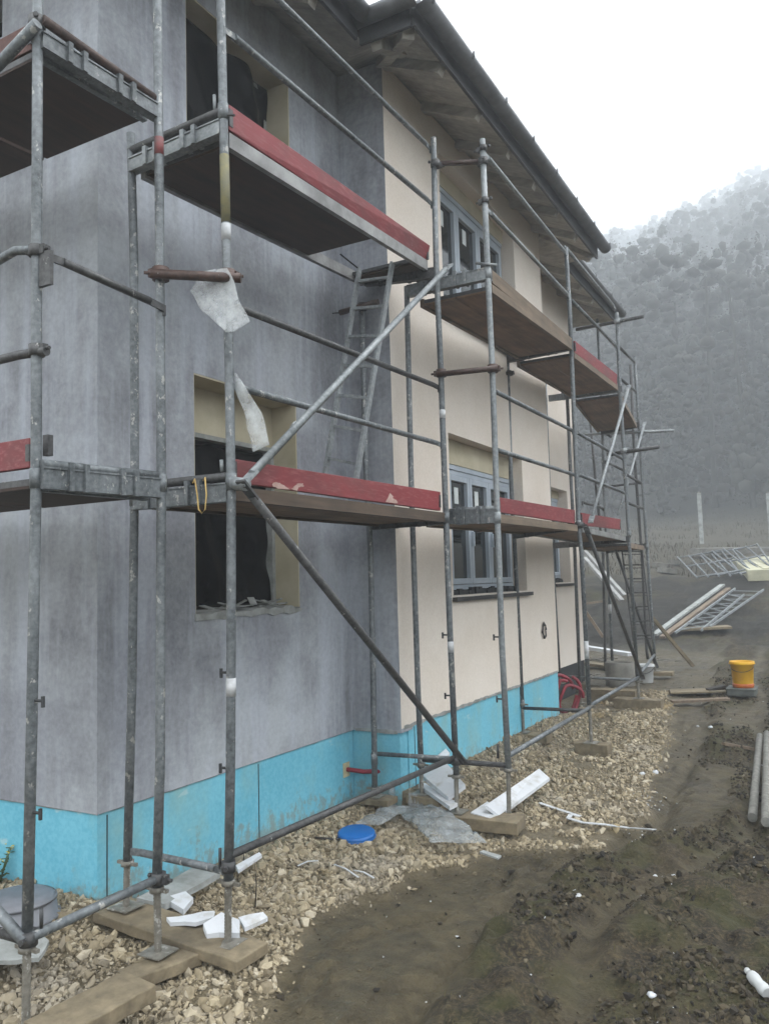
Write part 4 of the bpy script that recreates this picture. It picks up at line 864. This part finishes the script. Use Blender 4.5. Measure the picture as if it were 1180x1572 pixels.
b = PY(647,1218,YB); sole('sole board under the inner pole at the start of the cream wall', b+Vector((-.10,0,-.004)), b+Vector((.2,.0,-.004)), .2, .06)
b = PY(576,1222,YA-.05); sole('sole board under the inner pole at the grey inner corner', b+Vector((-.14,0,-.004)), b+Vector((.16,0,-.004)), .18, .05)
b = PY(803,1124,YC); sole('sole board against the blue plinth under an inner pole', b+Vector((-.04,0,-.004)), b+Vector((.30,0,-.004)), .22, .09)
b = PY(907,1140,YC); sole('brown timber block under the outer pole on the golden gravel', b+Vector((-.17,.02,-.004)), b+Vector((.19,.02,-.004)), .18, .14)
b = PY(980,1072,YD); sole('long timber block under the outer pole at the gravel end', b+Vector((-.32,0,-.004)), b+Vector((.3,0,-.004)), .22, .14)
sole('timber block behind the long one at the gravel end', b+Vector((-.75,.35,.06)), b+Vector((-.1,.35,.06)), .22, .18)
b = PY(1005,1030,YF); sole('sole board under the tall pole beside the white bucket', b+Vector((-.2,0,-.004)), b+Vector((.28,0,-.004)), .2, .06)
b = PY(941,1046,YF); sole('sole board under the inner pole at the far end', b+Vector((-.2,0,-.004)), b+Vector((.25,0,-.004)), .2, .06)

# ------------------------------------------------------------------ things lying about
def slab(name, q, th, mat, label, cat, group=None, rag=0.0):
    """flat board with an uneven outline through the corner points q (top face)"""
    q = [Vector(p) for p in q]; pts = []
    for a, b in zip(q, q[1:]+q[:1]):
        k = max(1, int((b-a).length/.05)) if rag else 1
        for i in range(k): p = a.lerp(b, i/k); pts.append(p+(Vector((random.uniform(-rag,rag), random.uniform(-rag,rag), random.uniform(-rag,rag)*.4)) if i else Vector((0,0,0))))
    n = len(pts); vs = pts+[p-Vector((0,0,th)) for p in pts]
    FOOT.append(([np.array((p.x,p.y)) for p in q], sum(p.z for p in q)/len(q)))
    nrm = sum(((pts[i]-pts[0]).cross(pts[(i+1)%n]-pts[0]) for i in range(n)), Vector((0,0,0)))
    if nrm.z < 0: vs = pts[::-1]+[p-Vector((0,0,th)) for p in pts[::-1]]
    fs = [tuple(range(n)), tuple(range(2*n-1, n-1, -1))]+[(i, n+i, n+(i+1)%n, (i+1)%n) for i in range(n)]
    fs = [fs[0], fs[1]]+[f for f in fs[2:]]
    return tag(MB().add(vs, fs).build(name, M[mat]), label, cat, group)
gp = 'polystyrene offcuts'
slab('polystyrene_board', [PZ(745,1236,.06), PZ(827,1180,.07), PZ(843,1194,.03), PZ(766,1251,-.01)], .026, 'eps', 'long white polystyrene offcut leaning beside the cream wall scaffold', 'polystyrene offcut', gp)
slab('polystyrene_board', [PZ(722,1247,.0), PZ(748,1230,.0), PZ(768,1250,-.01), PZ(752,1256,-.01)], .03, 'eps', 'small white offcut tucked under the long leaning one', 'polystyrene offcut', gp)
slab('polystyrene_board', [PY(648,1190,YA+.25), PY(684,1170,YA+.35), PY(714,1205,YA+.1), PY(688,1224,YA+.0)], .03, 'eps', 'square white polystyrene sheet propped by the pole at the grey corner', 'polystyrene offcut', gp)
slab('polystyrene_board', [PZ(642,1204,.10), PZ(652,1202,.10), PZ(702,1232,.07), PZ(690,1238,.07)], .03, 'eps', 'thin white polystyrene strip below the square sheet', 'polystyrene offcut', gp)
slab('polystyrene_board', [PX(671,1160,XB+.02), PX(684,1149,XB+.02), PX(690,1156,XB+.09), PX(676,1168,XB+.09)], .02, 'eps', 'tiny white offcut standing against the blue plinth', 'polystyrene offcut', gp)
slab('polystyrene_board', [PZ(210,1378,.10), PZ(300,1330,.10), PZ(338,1338,.09), PZ(253,1388,.08)], .035, 'epsd', 'dusty stained polystyrene board beside the plinth under the base tube', 'polystyrene offcut', gp, .004)
slab('polystyrene_board', [PZ(252,1378,.085), PZ(285,1368,.09), PZ(297,1378,.08), PZ(282,1396,.06)], .03, 'eps', 'white polystyrene corner below the dusty board', 'polystyrene offcut', gp, .004)
slab('polystyrene_board', [PZ(256,1408,.085), PZ(330,1398,.09), PZ(328,1408,.085), PZ(300,1416,.08), PZ(262,1416,.075)], .02, 'eps', 'torn white sliver on the long sole board', 'polystyrene offcut', gp, .008)
slab('polystyrene_board', [PZ(312,1418,.09), PZ(340,1400,.12), PZ(368,1412,.10), PZ(368,1432,.06), PZ(318,1434,.06)], .03, 'eps', 'crumpled white piece behind the outer jack of the grey wall bay', 'polystyrene offcut', gp, .012)
slab('polystyrene_board', [PZ(366,1408,.09), PZ(404,1400,.10), PZ(411,1408,.08), PZ(376,1424,.07)], .02, 'eps', 'torn white scrap just to the right of the outer jack', 'polystyrene offcut', gp, .008)
slab('polystyrene_board', [PZ(362,1328,.07), PZ(398,1308,.07), PZ(402,1312,.06), PZ(366,1336,.06)], .02, 'eps', 'narrow white strip lying along the base tube by the plinth', 'polystyrene offcut', gp)
def stick(a, b, label, r=.005, mat='tape', nm='plastic_strip', cat='strip', group='white strips on the gravel'):
    a = G(*a, .03)+Vector((0,0,.008)); b = G(*b, .03)+Vector((0,0,.008)); m = a.lerp(b,.5)+Vector((0,0,.012)); mb = MB(); mb.bar(a, m, r*2.4, r); mb.bar(m, b, r*2.4, r); return tag(mb.build(nm, M[mat]), label, cat, group)
stick((457,1331), (488,1323), 'white strip on the gravel below the blue lid, pointing at the plinth')
stick((513,1329), (550,1349), 'longer white strip slanting down on the open gravel')
stick((543,1338), (574,1350), 'white strip at the lower right of the slanting one')
# blue lid
def lid():
    c = G(547,1284,.03)+Vector((0,0,.012)); o = thing('lid', 'round bright blue plastic lid lying on the gravel', 'lid', c); ax = Vector((.06,-.10,1)).normalized()
    MB().lathe([(.0,.030),(.085,.030),(.10,.022),(.125,.026),(.137,.018),(.140,-.005),(.134,-.006),(.128,.010),(.1,.008),(0,.012)], c, 40, ax).build('disc', M['bluelid'], o)
    MB().lathe([(.141,.002),(.145,-.002),(.145,-.010),(.139,-.011),(.1395,.0)], c, 40, ax).build('rim', M['bluelid'], o)
lid()
tag(MB().bar(G(484,1286,.03), G(526,1289,.03), .02, .012).build('stick', M['darkwood']), 'dark thin stick beside the blue lid', 'stick')
# crumpled polythene on the gravel
def crumpled(name, quad, nu, nv, hgt, mat, label, cat):
    A,B,C_,D = [Vector(p) for p in quad]; v = []
    for j in range(nv+1):
        for i in range(nu+1):
            p = A.lerp(B,i/nu).lerp(D.lerp(C_,i/nu), j/nv); e = min(i,nu-i)/nu*2; f = min(j,nv-j)/nv*2
            v.append(p+Vector((.05*float(vnoise(p.x,p.y,.09,41)), .05*float(vnoise(p.x,p.y,.1,42)), hgt*(.25+.8*min(e,f)**.5)*(.55+1.3*float(vnoise(p.x,p.y,.16,43))+.9*abs(float(vnoise(p.x,p.y,.07,44))))+max(Hs(p.x,p.y),-.06)+.03)))
    f = [(j*(nu+1)+i, j*(nu+1)+i+1, (j+1)*(nu+1)+i+1, (j+1)*(nu+1)+i) for j in range(nv) for i in range(nu)]
    o = MB().add(v, f, True).build(name, M[mat]); s = o.modifiers.new('thick','SOLIDIFY'); s.thickness = .001; return tag(o, label, cat)
crumpled('plastic_film', (PZ(605,1236,0), PZ(660,1225,0), PZ(745,1288,0), PZ(660,1290,0)), 46, 30, .07, 'film', 'crumpled clear plastic film on the gravel beside the sole board', 'plastic film')
crumpled('plastic_film', (PZ(545,1262,0), PZ(600,1225,0), PZ(622,1240,0), PZ(580,1262,0)), 30, 16, .04, 'film', 'smaller clear plastic film behind the blue lid by the grey corner', 'plastic film')
# white strap over the mud
pts = [G(x,y,.012) for x,y in ((828,1238),(850,1246),(872,1253),(890,1259),(876,1256),(872,1262),(895,1269),(930,1272),(965,1277),(1004,1280))]
for p in pts: p.z = max(p.z, Hs(p.x,p.y))+.03
mb = MB()
for a, b in zip(pts, pts[1:]): mb.bar(a, b, .035, .006)
tag(mb.build('strap', M['tape']), 'long white plastic strap trailing from the gravel across the mud', 'strap')
# buckets
def bucket(c, r0, r1, h, mat, label, lidded=False, band=None):
    o = thing('bucket', label, 'bucket', c); 
    MB().lathe([(0,.004),(r0,.0),(r0+.003,.01),(r1,h*.86),(r1+.01,h*.87),(r1+.012,h),(r1-.002,h),(r1-.006,h*.88),(r0-.004,.02),(0,.02)], c, 32).build('body', M[mat], o)
    MB().lathe([(r1+.013,h*.90),(r1+.02,h*.905),(r1+.02,h*.93),(r1+.013,h*.935)], c, 32).build('rim', M[mat], o)
    if lidded: MB().lathe([(0,h+.006),(r1+.004,h+.006),(r1+.015,h),(r1+.015,h-.03),(r1+.022,h-.03)], c, 32).build('lid', M[mat], o)
    if band: MB().lathe([(r0+.004,.0),(r0+.012,.004),(r0+.014,.05),(r0+.006,.055)], c, 32).build('base_band', M[band], o)
    pts = [c+Vector((math.cos(t)*(r1+.014), .02*math.sin(t)-.0, h*.9-abs(math.sin(t))*.10-.0)) for t in [math.pi*k/10 for k in range(11)]]
    pts = [Vector((p.x, c.y-(r1+.014)*abs(math.sin(math.pi*k/10)), p.z)) for k, p in enumerate(pts)]
    MB().tube(pts, .004, 6).build('handle', M['steelbolt'], o); return o
c = G(1141,1066); k = .5*35/1250*(R.transposed() @ (c-CAM)).z
tr = thing('mixing_tray', 'grey cement tray on the mud under the orange bucket', 'tray', c, None)
MB().box(c+Vector((-k*1.25,-k*1.1,-.01)), c+Vector((k*1.05,k*1.1,.10))).build('tray_body', M['dkgrey'], tr, .02); MB().box(c+Vector((-k*1.32,-k*1.17,.075)), c+Vector((k*1.12,k*1.17,.098))).build('tray_rim', M['dkgrey'], tr, .006)
bucket(c+Vector((0,0,.101)), k*.8, k*.95, k*2.25, 'orange', 'orange bucket with a red foot standing on the grey tray in the mud', False, 'redp')
c = G(991,1048); k = .5*24/1250*(R.transposed() @ (c-CAM)).z; bucket(c, k*.85, k*1.0, k*2.3, 'whitep', 'white lidded bucket beside the far scaffold poles', True)
# red hose coil against the plinth end
def hose():
    c = PY(860,1068,YD-.60); o = thing('hose_coil', 'coil of red corrugated conduit leaning on the blue plinth corner', 'hose', c); 
    for k, (r, dx, dz, ph) in enumerate(((.27,0,0,.3),(.23,.05,-.03,1.2),(.25,.10,.02,2.2),(.19,.14,-.05,.1))):
        pts = []; rs = []
        for i in range(97):
            t = ph+i/96*5.2; pts.append(c+Vector((dx+.12*math.cos(t)+.02*math.sin(3*t), r*.6*math.cos(t), r*math.sin(t)+dz))); rs.append(.024 if i % 2 else .020)
        MB().tube(pts, rs, 8).build('loop', M['redpipe'], o)
hose()
mb = MB(); c = PY(882,1097,YD-.6)
for k in range(14): mb.tube([c+Vector((random.uniform(-.12,.12),random.uniform(-.1,.1),random.uniform(-.05,.08))) for _ in range(5)], .007, 5)
tag(mb.build('cable_tangle', M['cable']), 'dark tangle of cable at the foot of the red conduit coil', 'cable')
# white boards and concrete ring beyond
def lay(px0, px1, w, h, mat, name, label, cat, group=None, dz=0.03, lift=(0,0)):
    a = G(*px0); b = G(*px1); a.z += h/2+dz+lift[0]; b.z += h/2+dz+lift[1]; return tag(MB().bar(a, b, w, h).build(name, M[mat]), label, cat, group)
lay((898,1010),(968,1018), .16, .06, 'eps', 'board', 'white board lying behind the far scaffold', 'board', lift=(.15,.1))
lay((893,1024),(950,1032), .22, .05, 'plank', 'board', 'grey plank lying in the rubble behind the far scaffold', 'board', lift=(.02,.02))
c = G(952,1052); k = .5*44/1250*(R.transposed() @ (c-CAM)).z
o = thing('concrete_ring', 'grey concrete ring standing behind the far scaffold base', 'concrete ring', c); MB().lathe([(k,0),(k,k*1.6),(k*.82,k*1.6),(k*.82,0)], c, 32).build('ring', M['concrete'], o); MB().lathe([(0,k*1.45),(k*.81,k*1.45)], c, 32).build('cover', M['dkgrey'], o)
lay((1030,1082),(1118,1078), .14, .03, 'tan', 'board', 'weathered plank pressed into the mud before the orange bucket', 'board')
lay((1028,1066),(1112,1064), .35, .02, 'plank', 'board', 'wide pale board on the wet mud behind the weathered plank', 'board')
lay((1086,1066),(1112,1060), .12, .05, 'darkwood', 'board', 'short dark plank next to the tray', 'board')
lay((1110,1148),(1165,1158), .06, .03, 'tan', 'stick', 'pale stick lying on the clods left of the round posts', 'stick')
# two round posts at the right edge
for (p0,p1,l) in (((1155,1270),(1166,1140),'left one of two round grey posts lying in the mud at the right edge'), ((1176,1278),(1177,1136),'right one of two round grey posts lying in the mud at the right edge')):
    a = G(*p0); b = G(*p1); a.z += .075; b.z += .075; tag(MB().tube([a, a.lerp(b,.5), b], [.036,.035,.034], 14).build('round_post', M['postc']), l, 'post', 'round posts in the mud')
# litter
def lump(px, s, label, mat='eps'):
    c = G(*px); v = []; n = 10
    mb = MB(); prof = [(0,-.4*s),(s*.7,-.3*s),(s,.1*s),(s*.6,.55*s),(0,.62*s)]; mb.lathe(prof, c+Vector((0,0,.3*s)), n)
    mb.v = [tuple(Vector(p)+Vector((random.uniform(-.25,.25)*s, random.uniform(-.25,.25)*s, random.uniform(-.2,.2)*s))) for p in mb.v]
    return tag(mb.build('litter', M[mat]), label, 'litter', 'white litter in the mud')
def bottle():
    a = G(1150,1506); b = G(1178,1538); a.z += .035; b.z += .035; o = thing('bottle', 'crumpled white plastic bottle in the bottom right corner', 'bottle', a)
    MB().tube([a, a.lerp(b,.12), a.lerp(b,.3), a.lerp(b,.55), a.lerp(b,.8), b], [.012,.025,.029,.024,.030,.024], 14).build('body', M['whitep'], o)
    d = (a-b).normalized(); MB().tube([a, a+d*.022], .014, 12).build('cap', M['whitep'], o)
bottle()
for px, s, l in (((888,1378),.022,'white lump on the clods right of the smooth path'),((882,1370),.015,'small white lump above the larger one by the smooth path'),((1005,1346),.014,'white crumb among clods in mid mud'),((1033,1346),.016,'pale flaky crumb right of the mid mud'),((1090,1118),.03,'flat white scrap on the wet path below the orange bucket'),((1070,1116),.02,'smaller white scrap left of the flat one on the wet path'),((1000,1530),.02,'white lump near the bottom edge of the mud'),((985,1190),.03,'white scrap at the gravel edge'),((1005,1188),.035,'largest white scrap at the gravel edge')): lump(px, s, l)
tag(slab('polystyrene_board', [PZ(736,1307,.01), PZ(742,1305,.015), PZ(769,1313,.012), PZ(764,1317,.01)], .012, 'epsd', 'pale scrap on the wet mud in front of the thick sole board', 'polystyrene offcut', gp, .004))

# bottom left: grey tub, dusty sheet, flowering weed
c = PZ(28,1404,.09)
o = thing('tub', 'grey upturned plastic tub at the bottom left behind the corner pole', 'tub', c); MB().lathe([(0,.10),(.16,.10),(.185,.085),(.20,.0),(.215,-.005),(.215,-.02),(.2,-.02)], c, 36).build('body', M['greyp'], o); MB().lathe([(.187,.088),(.193,.084),(.196,.072),(.19,.076)], c, 36).build('rim', M['greyp'], o)
slab('polystyrene_board', [PZ(-25,1420,.10), PZ(62,1432,.10), PZ(76,1444,.08), PZ(60,1470,.05), PZ(-30,1478,.05)], .02, 'epsd', 'pale dusty sheet below the grey tub at the left edge', 'polystyrene offcut', gp, .006)
def weed(c, h, n, label):
    o = thing('weed', label, 'plant', c); c = Vector(c); lf, fl, st = MB(), MB(), MB()
    for k in range(n):
        a = random.random()*6.28; tip = c+Vector((math.cos(a)*h*.25, math.sin(a)*h*.25, h*random.uniform(.6,1))); st.tube([c, c.lerp(tip,.5)+Vector((0,0,h*.06)), tip], .003, 5)
        for j in range(6):
            p = c.lerp(tip, random.uniform(.3,1)); b = random.random()*6.28; d = Vector((math.cos(b), math.sin(b), random.uniform(-.2,.6)))*h*.13; s = d.cross(Vector((0,0,1)))*.35; lf.add([p, p+d*.5+s, p+d, p+d*.5-s], [(0,1,2,3)])
        for j in range(5):
            p = tip+Vector((random.uniform(-.02,.02),random.uniform(-.02,.02),random.uniform(-.03,.02))); s = .010; fl.add([p+Vector((s,0,0)),p+Vector((0,s,s*.5)),p+Vector((-s,0,0)),p+Vector((0,-s,s*.5))], [(0,1,2,3)])
    st.build('stem', M['gweed'], o); lf.build('leaf', M['gweed'], o); fl.build('blossom', M['yweed'], o)
weed(PZ(-4,1372,.02), .30, 9, 'yellow flowering weed at the left edge by the blue plinth')
for px, h, l in (((392,1392),.24,'thin dry weed stalk by the outer jack'),((373,1330),.12,'dry stalk beside the base tube')):
    c = PZ(*px, .02); tag(MB().tube([c, c+Vector((.01,0,h*.5)), c+Vector((-.01,.01,h))], [.004,.003,.001], 5).build('dry_stalk', M['darkwood']), l, 'plant')

# ------------------------------------------------------------------ building material on the far bank
def frame_obj(a, b, c, d, label):
    o = thing('scaffold_element', label, 'scaffold frame', (Vector(a)+Vector(c))/2, 'stacked scaffold frames'); q = [Vector(p) for p in (a,b,c,d)]
    MB().tube([q[0],q[1]], .026, 8).build('pole', M['galv'], o); MB().tube([q[3],q[2]], .026, 8).build('pole', M['galv'], o)
    for t in (.04,.5,.96): MB().tube([q[0].lerp(q[1],t), q[3].lerp(q[2],t)], .022, 8).build('crossbar', M['galv'], o)
fl = ('leftmost', 'second from left', 'third from left', 'fourth from left', 'fifth from left', 'rightmost')
for k in range(6):
    x = 1040+k*17; a = G(x,866); a.z += .25+.05*k; b = G(x+30,893); b.z += .10+.02*k; w = Vector((.75,.15,.10+.03*(k%3)))
    frame_obj(a, b, b+w*(1.0 if k < 5 else .7), a+w, f'{fl[k]} of the galvanised frames stacked on the bank')
def pack(px0, px1, w, h, label, dz=0):
    a = G(*px0); b = G(*px1); o = thing('insulation_pack', label, 'insulation pack', (a+b)/2, 'insulation packs'); a.z += h/2+dz; b.z += h/2+dz
    MB().bar(a, b, w, h).build('boards', M['pack'], o, .02); MB().bar(a.lerp(b,.3), a.lerp(b,.33), w+.01, h+.01).build('strap', M['epsd'], o)
pack((1143,872),(1172,892), .75, .30, 'pale insulation pack nearer the stacked frames on the bank'); pack((1163,870),(1196,890), .75, .32, 'pale insulation pack at the right edge of the bank')
for k, (a, b, l) in enumerate((((1003,872),(1028,874),'left pale block on the bank'),((1012,880),(1036,883),'front pale block on the bank'),((1028,868),(1042,868),'small pale block near the frames'))):
    lay(a, b, .45, .16, 'concrete', 'block', l, 'block', 'blocks on the bank')
lay((1112,852),(1130,853), 3.0, .25, 'concrete', 'block', 'long low slab edge behind the frames on the bank', 'block')
lay((1004,980),(1109,910), .13, .05, 'epsd', 'timber_beam', 'pale upper timber of the two long beams beside the ladder pile', 'beam', 'long beams on the bank', lift=(.02,.15))
lay((1016,984),(1118,914), .12, .05, 'tan', 'timber_beam', 'greyer lower timber of the two long beams beside the ladder pile', 'beam', 'long beams on the bank', lift=(.02,.12))
def lyladder(p0, p1, q0, q1, n, label):
    a, b, c, d = G(*p0), G(*p1), G(*q0), G(*q1)
    for p in (a,b,c,d): p.z += .14
    ladder(label, a, b, c, d, n, 'galvl', .03, .05)
lyladder((1128,912),(1036,982),(1172,914),(1090,972), 9, 'aluminium ladder lying on the bank in front of the frames')
lyladder((1112,916),(1050,972),(1142,922),(1076,978), 7, 'second aluminium ladder under the lying one on the bank')
a = G(1075,972); tag(MB().bar(a+Vector((-.5,0,.08)), a+Vector((.55,.3,.12)), .6, .05).build('board', M['plank']), 'grey board lying in front of the ladder pile', 'board')
a = PY(997,944,YF+1.0); b = G(1063,1026); tag(MB().bar(a, b+Vector((0,0,.04)), .10, .05).build('timber_prop', M['plank']), 'long timber leaning from the far scaffold down to the mud', 'beam')
for (p, q, l) in (((897,846),(958,914),'upper pale beam leaning behind the far scaffold'),((896,856),(954,922),'lower pale beam leaning behind the far scaffold')):
    a = G(*q); r = ray(*p); b = CAM + r*(((a-CAM).length+.8)/r.length); tag(MB().bar(a, b, .14, .06).build('timber_beam', M['alu']), l, 'beam', 'leaning beams behind the scaffold')
a = G(925,978); r = ray(898,938); b = CAM + r*((a-CAM).length/r.length); tag(MB().bar(a, b, .09, .06).build('timber_beam', M['tan']), 'brown timber leaning behind the cream bay corner', 'beam')
lay((898,936),(928,932), .10, .05, 'tan', 'board', 'brown board across the dark mound behind the scaffold', 'board', lift=(.1,.1))
for px, h, l in (((1072,828),None,'pale concrete fence post on the bank before the forest'),((1178,826),None,'faint fence post at the right edge before the forest')):
    r = ray(px[0], 757); b = CAM+r*(36/r.y); a = Vector((b.x, b.y, Hs(b.x,b.y))); h = b.z-a.z
    o = thing('fence_post', l, 'post', a, 'fence posts on the bank'); MB().bar(a-Vector((0,0,.3)), a+Vector((0,0,h)), .15, .15, (0,1,0)).build('post', M['epsd'], o); MB().box(a+Vector((-.08,-.08,h+.001)), a+Vector((.08,.08,h+.05))).build('cap', M['concrete'], o)

# ------------------------------------------------------------------ the gravel, kept off the boards that lie on it
n = 190000
yy = np.where(rng.random(n) < .62, rng.uniform(-1.9, 3.2, n), rng.uniform(3.2, 9.4, n))
xx = rng.uniform(-1.3, 2.9, n); e = gravel_edge(yy); fz = rng.random(n)**2*.16*(rng.random(n) < .10)
ok = (vnoise(xx,yy,.33,61)+.6*vnoise(xx,yy,.12,62) > -.30+.3*(rng.random(n)-.5)) & (xx < e+fz-.03) & ~((yy > 0) & (xx < .015)) & ~((yy > 2.74) & (xx < .46)) & (xx > -1.3)
xx, yy = xx[ok], yy[ok]; sz = np.clip(rng.lognormal(math.log(.0096), .58, len(xx))*(1+.7*vnoise(xx,yy,.4,63)), .004, .042)
keep = clear(xx, yy, H(xx,yy)+sz*.8); xx, yy, sz = xx[keep], yy[keep], sz[keep]
tag(stones('gravel', np.stack([xx, yy, H(xx,yy)+sz*.30], 1), sz, m_stone()), kind='stuff', label='crushed pale limestone gravel along the foot of the house')

# ------------------------------------------------------------------ air, sky, light
HAZE = .0054
hb = MB().box((-330,-40,-3.5),(290,462,225)).build('haze', None); tag(hb, kind='stuff', label='pale fog over the whole site')
hm = bpy.data.materials.new('fog'); hm.use_nodes = True; nt = hm.node_tree; nt.nodes.clear(); o_ = nt.nodes.new('ShaderNodeOutputMaterial'); v_ = nt.nodes.new('ShaderNodeVolumePrincipled')
v_.inputs['Color'].default_value = (.90,.95,1,1); v_.inputs['Density'].default_value = HAZE; v_.inputs['Anisotropy'].default_value = .2; nt.links.new(v_.outputs[0], o_.inputs['Volume'])
hb.data.materials.append(hm); hb.display_type = 'WIRE'
w = bpy.data.worlds.new('World'); S.world = w; w.use_nodes = True; nt = w.node_tree; nt.nodes.clear()
wo = nt.nodes.new('ShaderNodeOutputWorld'); bg = nt.nodes.new('ShaderNodeBackground'); sky = nt.nodes.new('ShaderNodeTexSky'); sky.sky_type = 'NISHITA'; sky.sun_disc = False
EL, AZ = math.radians(48), math.radians(60)
sky.sun_elevation = EL; sky.sun_rotation = AZ; sky.dust_density = 6; sky.air_density = 1.2
hs = nt.nodes.new('ShaderNodeHueSaturation'); hs.inputs['Saturation'].default_value = .18
mx = nt.nodes.new('ShaderNodeMix'); mx.data_type = 'RGBA'; mx.inputs[0].default_value = .6; mx.inputs[7].default_value = (7.6,7.9,8.0,1)
nt.links.new(sky.outputs[0], hs.inputs['Color']); nt.links.new(hs.outputs[0], mx.inputs[6]); tc = nt.nodes.new('ShaderNodeTexCoord'); sx = nt.nodes.new('ShaderNodeSeparateXYZ'); nt.links.new(tc.outputs['Generated'], sx.inputs[0])
mr = nt.nodes.new('ShaderNodeMapRange'); nt.links.new(sx.outputs[2], mr.inputs[0]); mr.inputs[1].default_value = 0; mr.inputs[2].default_value = 1; mr.inputs[3].default_value = .43; mr.inputs[4].default_value = 1.4
ml = nt.nodes.new('ShaderNodeVectorMath'); ml.operation = 'SCALE'; nt.links.new(mx.outputs[2], ml.inputs[0]); nt.links.new(mr.outputs[0], ml.inputs['Scale'])
nt.links.new(ml.outputs[0], bg.inputs[0]); nt.links.new(bg.outputs[0], wo.inputs[0]); bg.inputs[1].default_value = .14
sd = bpy.data.lights.new('sun', 'SUN'); sd.energy = .6; sd.angle = math.radians(40); sd.color = (1,.97,.93); so_ = bpy.data.objects.new('sun', sd); COL.objects.link(so_)
dirv = Vector((math.sin(AZ)*math.cos(EL), math.cos(AZ)*math.cos(EL), math.sin(EL))); so_.rotation_euler = dirv.to_track_quat('Z','Y').to_euler()
S.view_settings.view_transform = 'Standard'; S.view_settings.look = 'None'; S.view_settings.exposure = 1.92; S.view_settings.gamma = 1
S.render.engine = 'CYCLES'; c = S.cycles; c.use_denoising = True
try: c.denoiser = 'OPENIMAGEDENOISE'
except Exception: pass
c.max_bounces = 8; c.diffuse_bounces = 4; c.volume_bounces = 1; c.transparent_max_bounces = 12; c.caustics_reflective = False; c.caustics_refractive = False
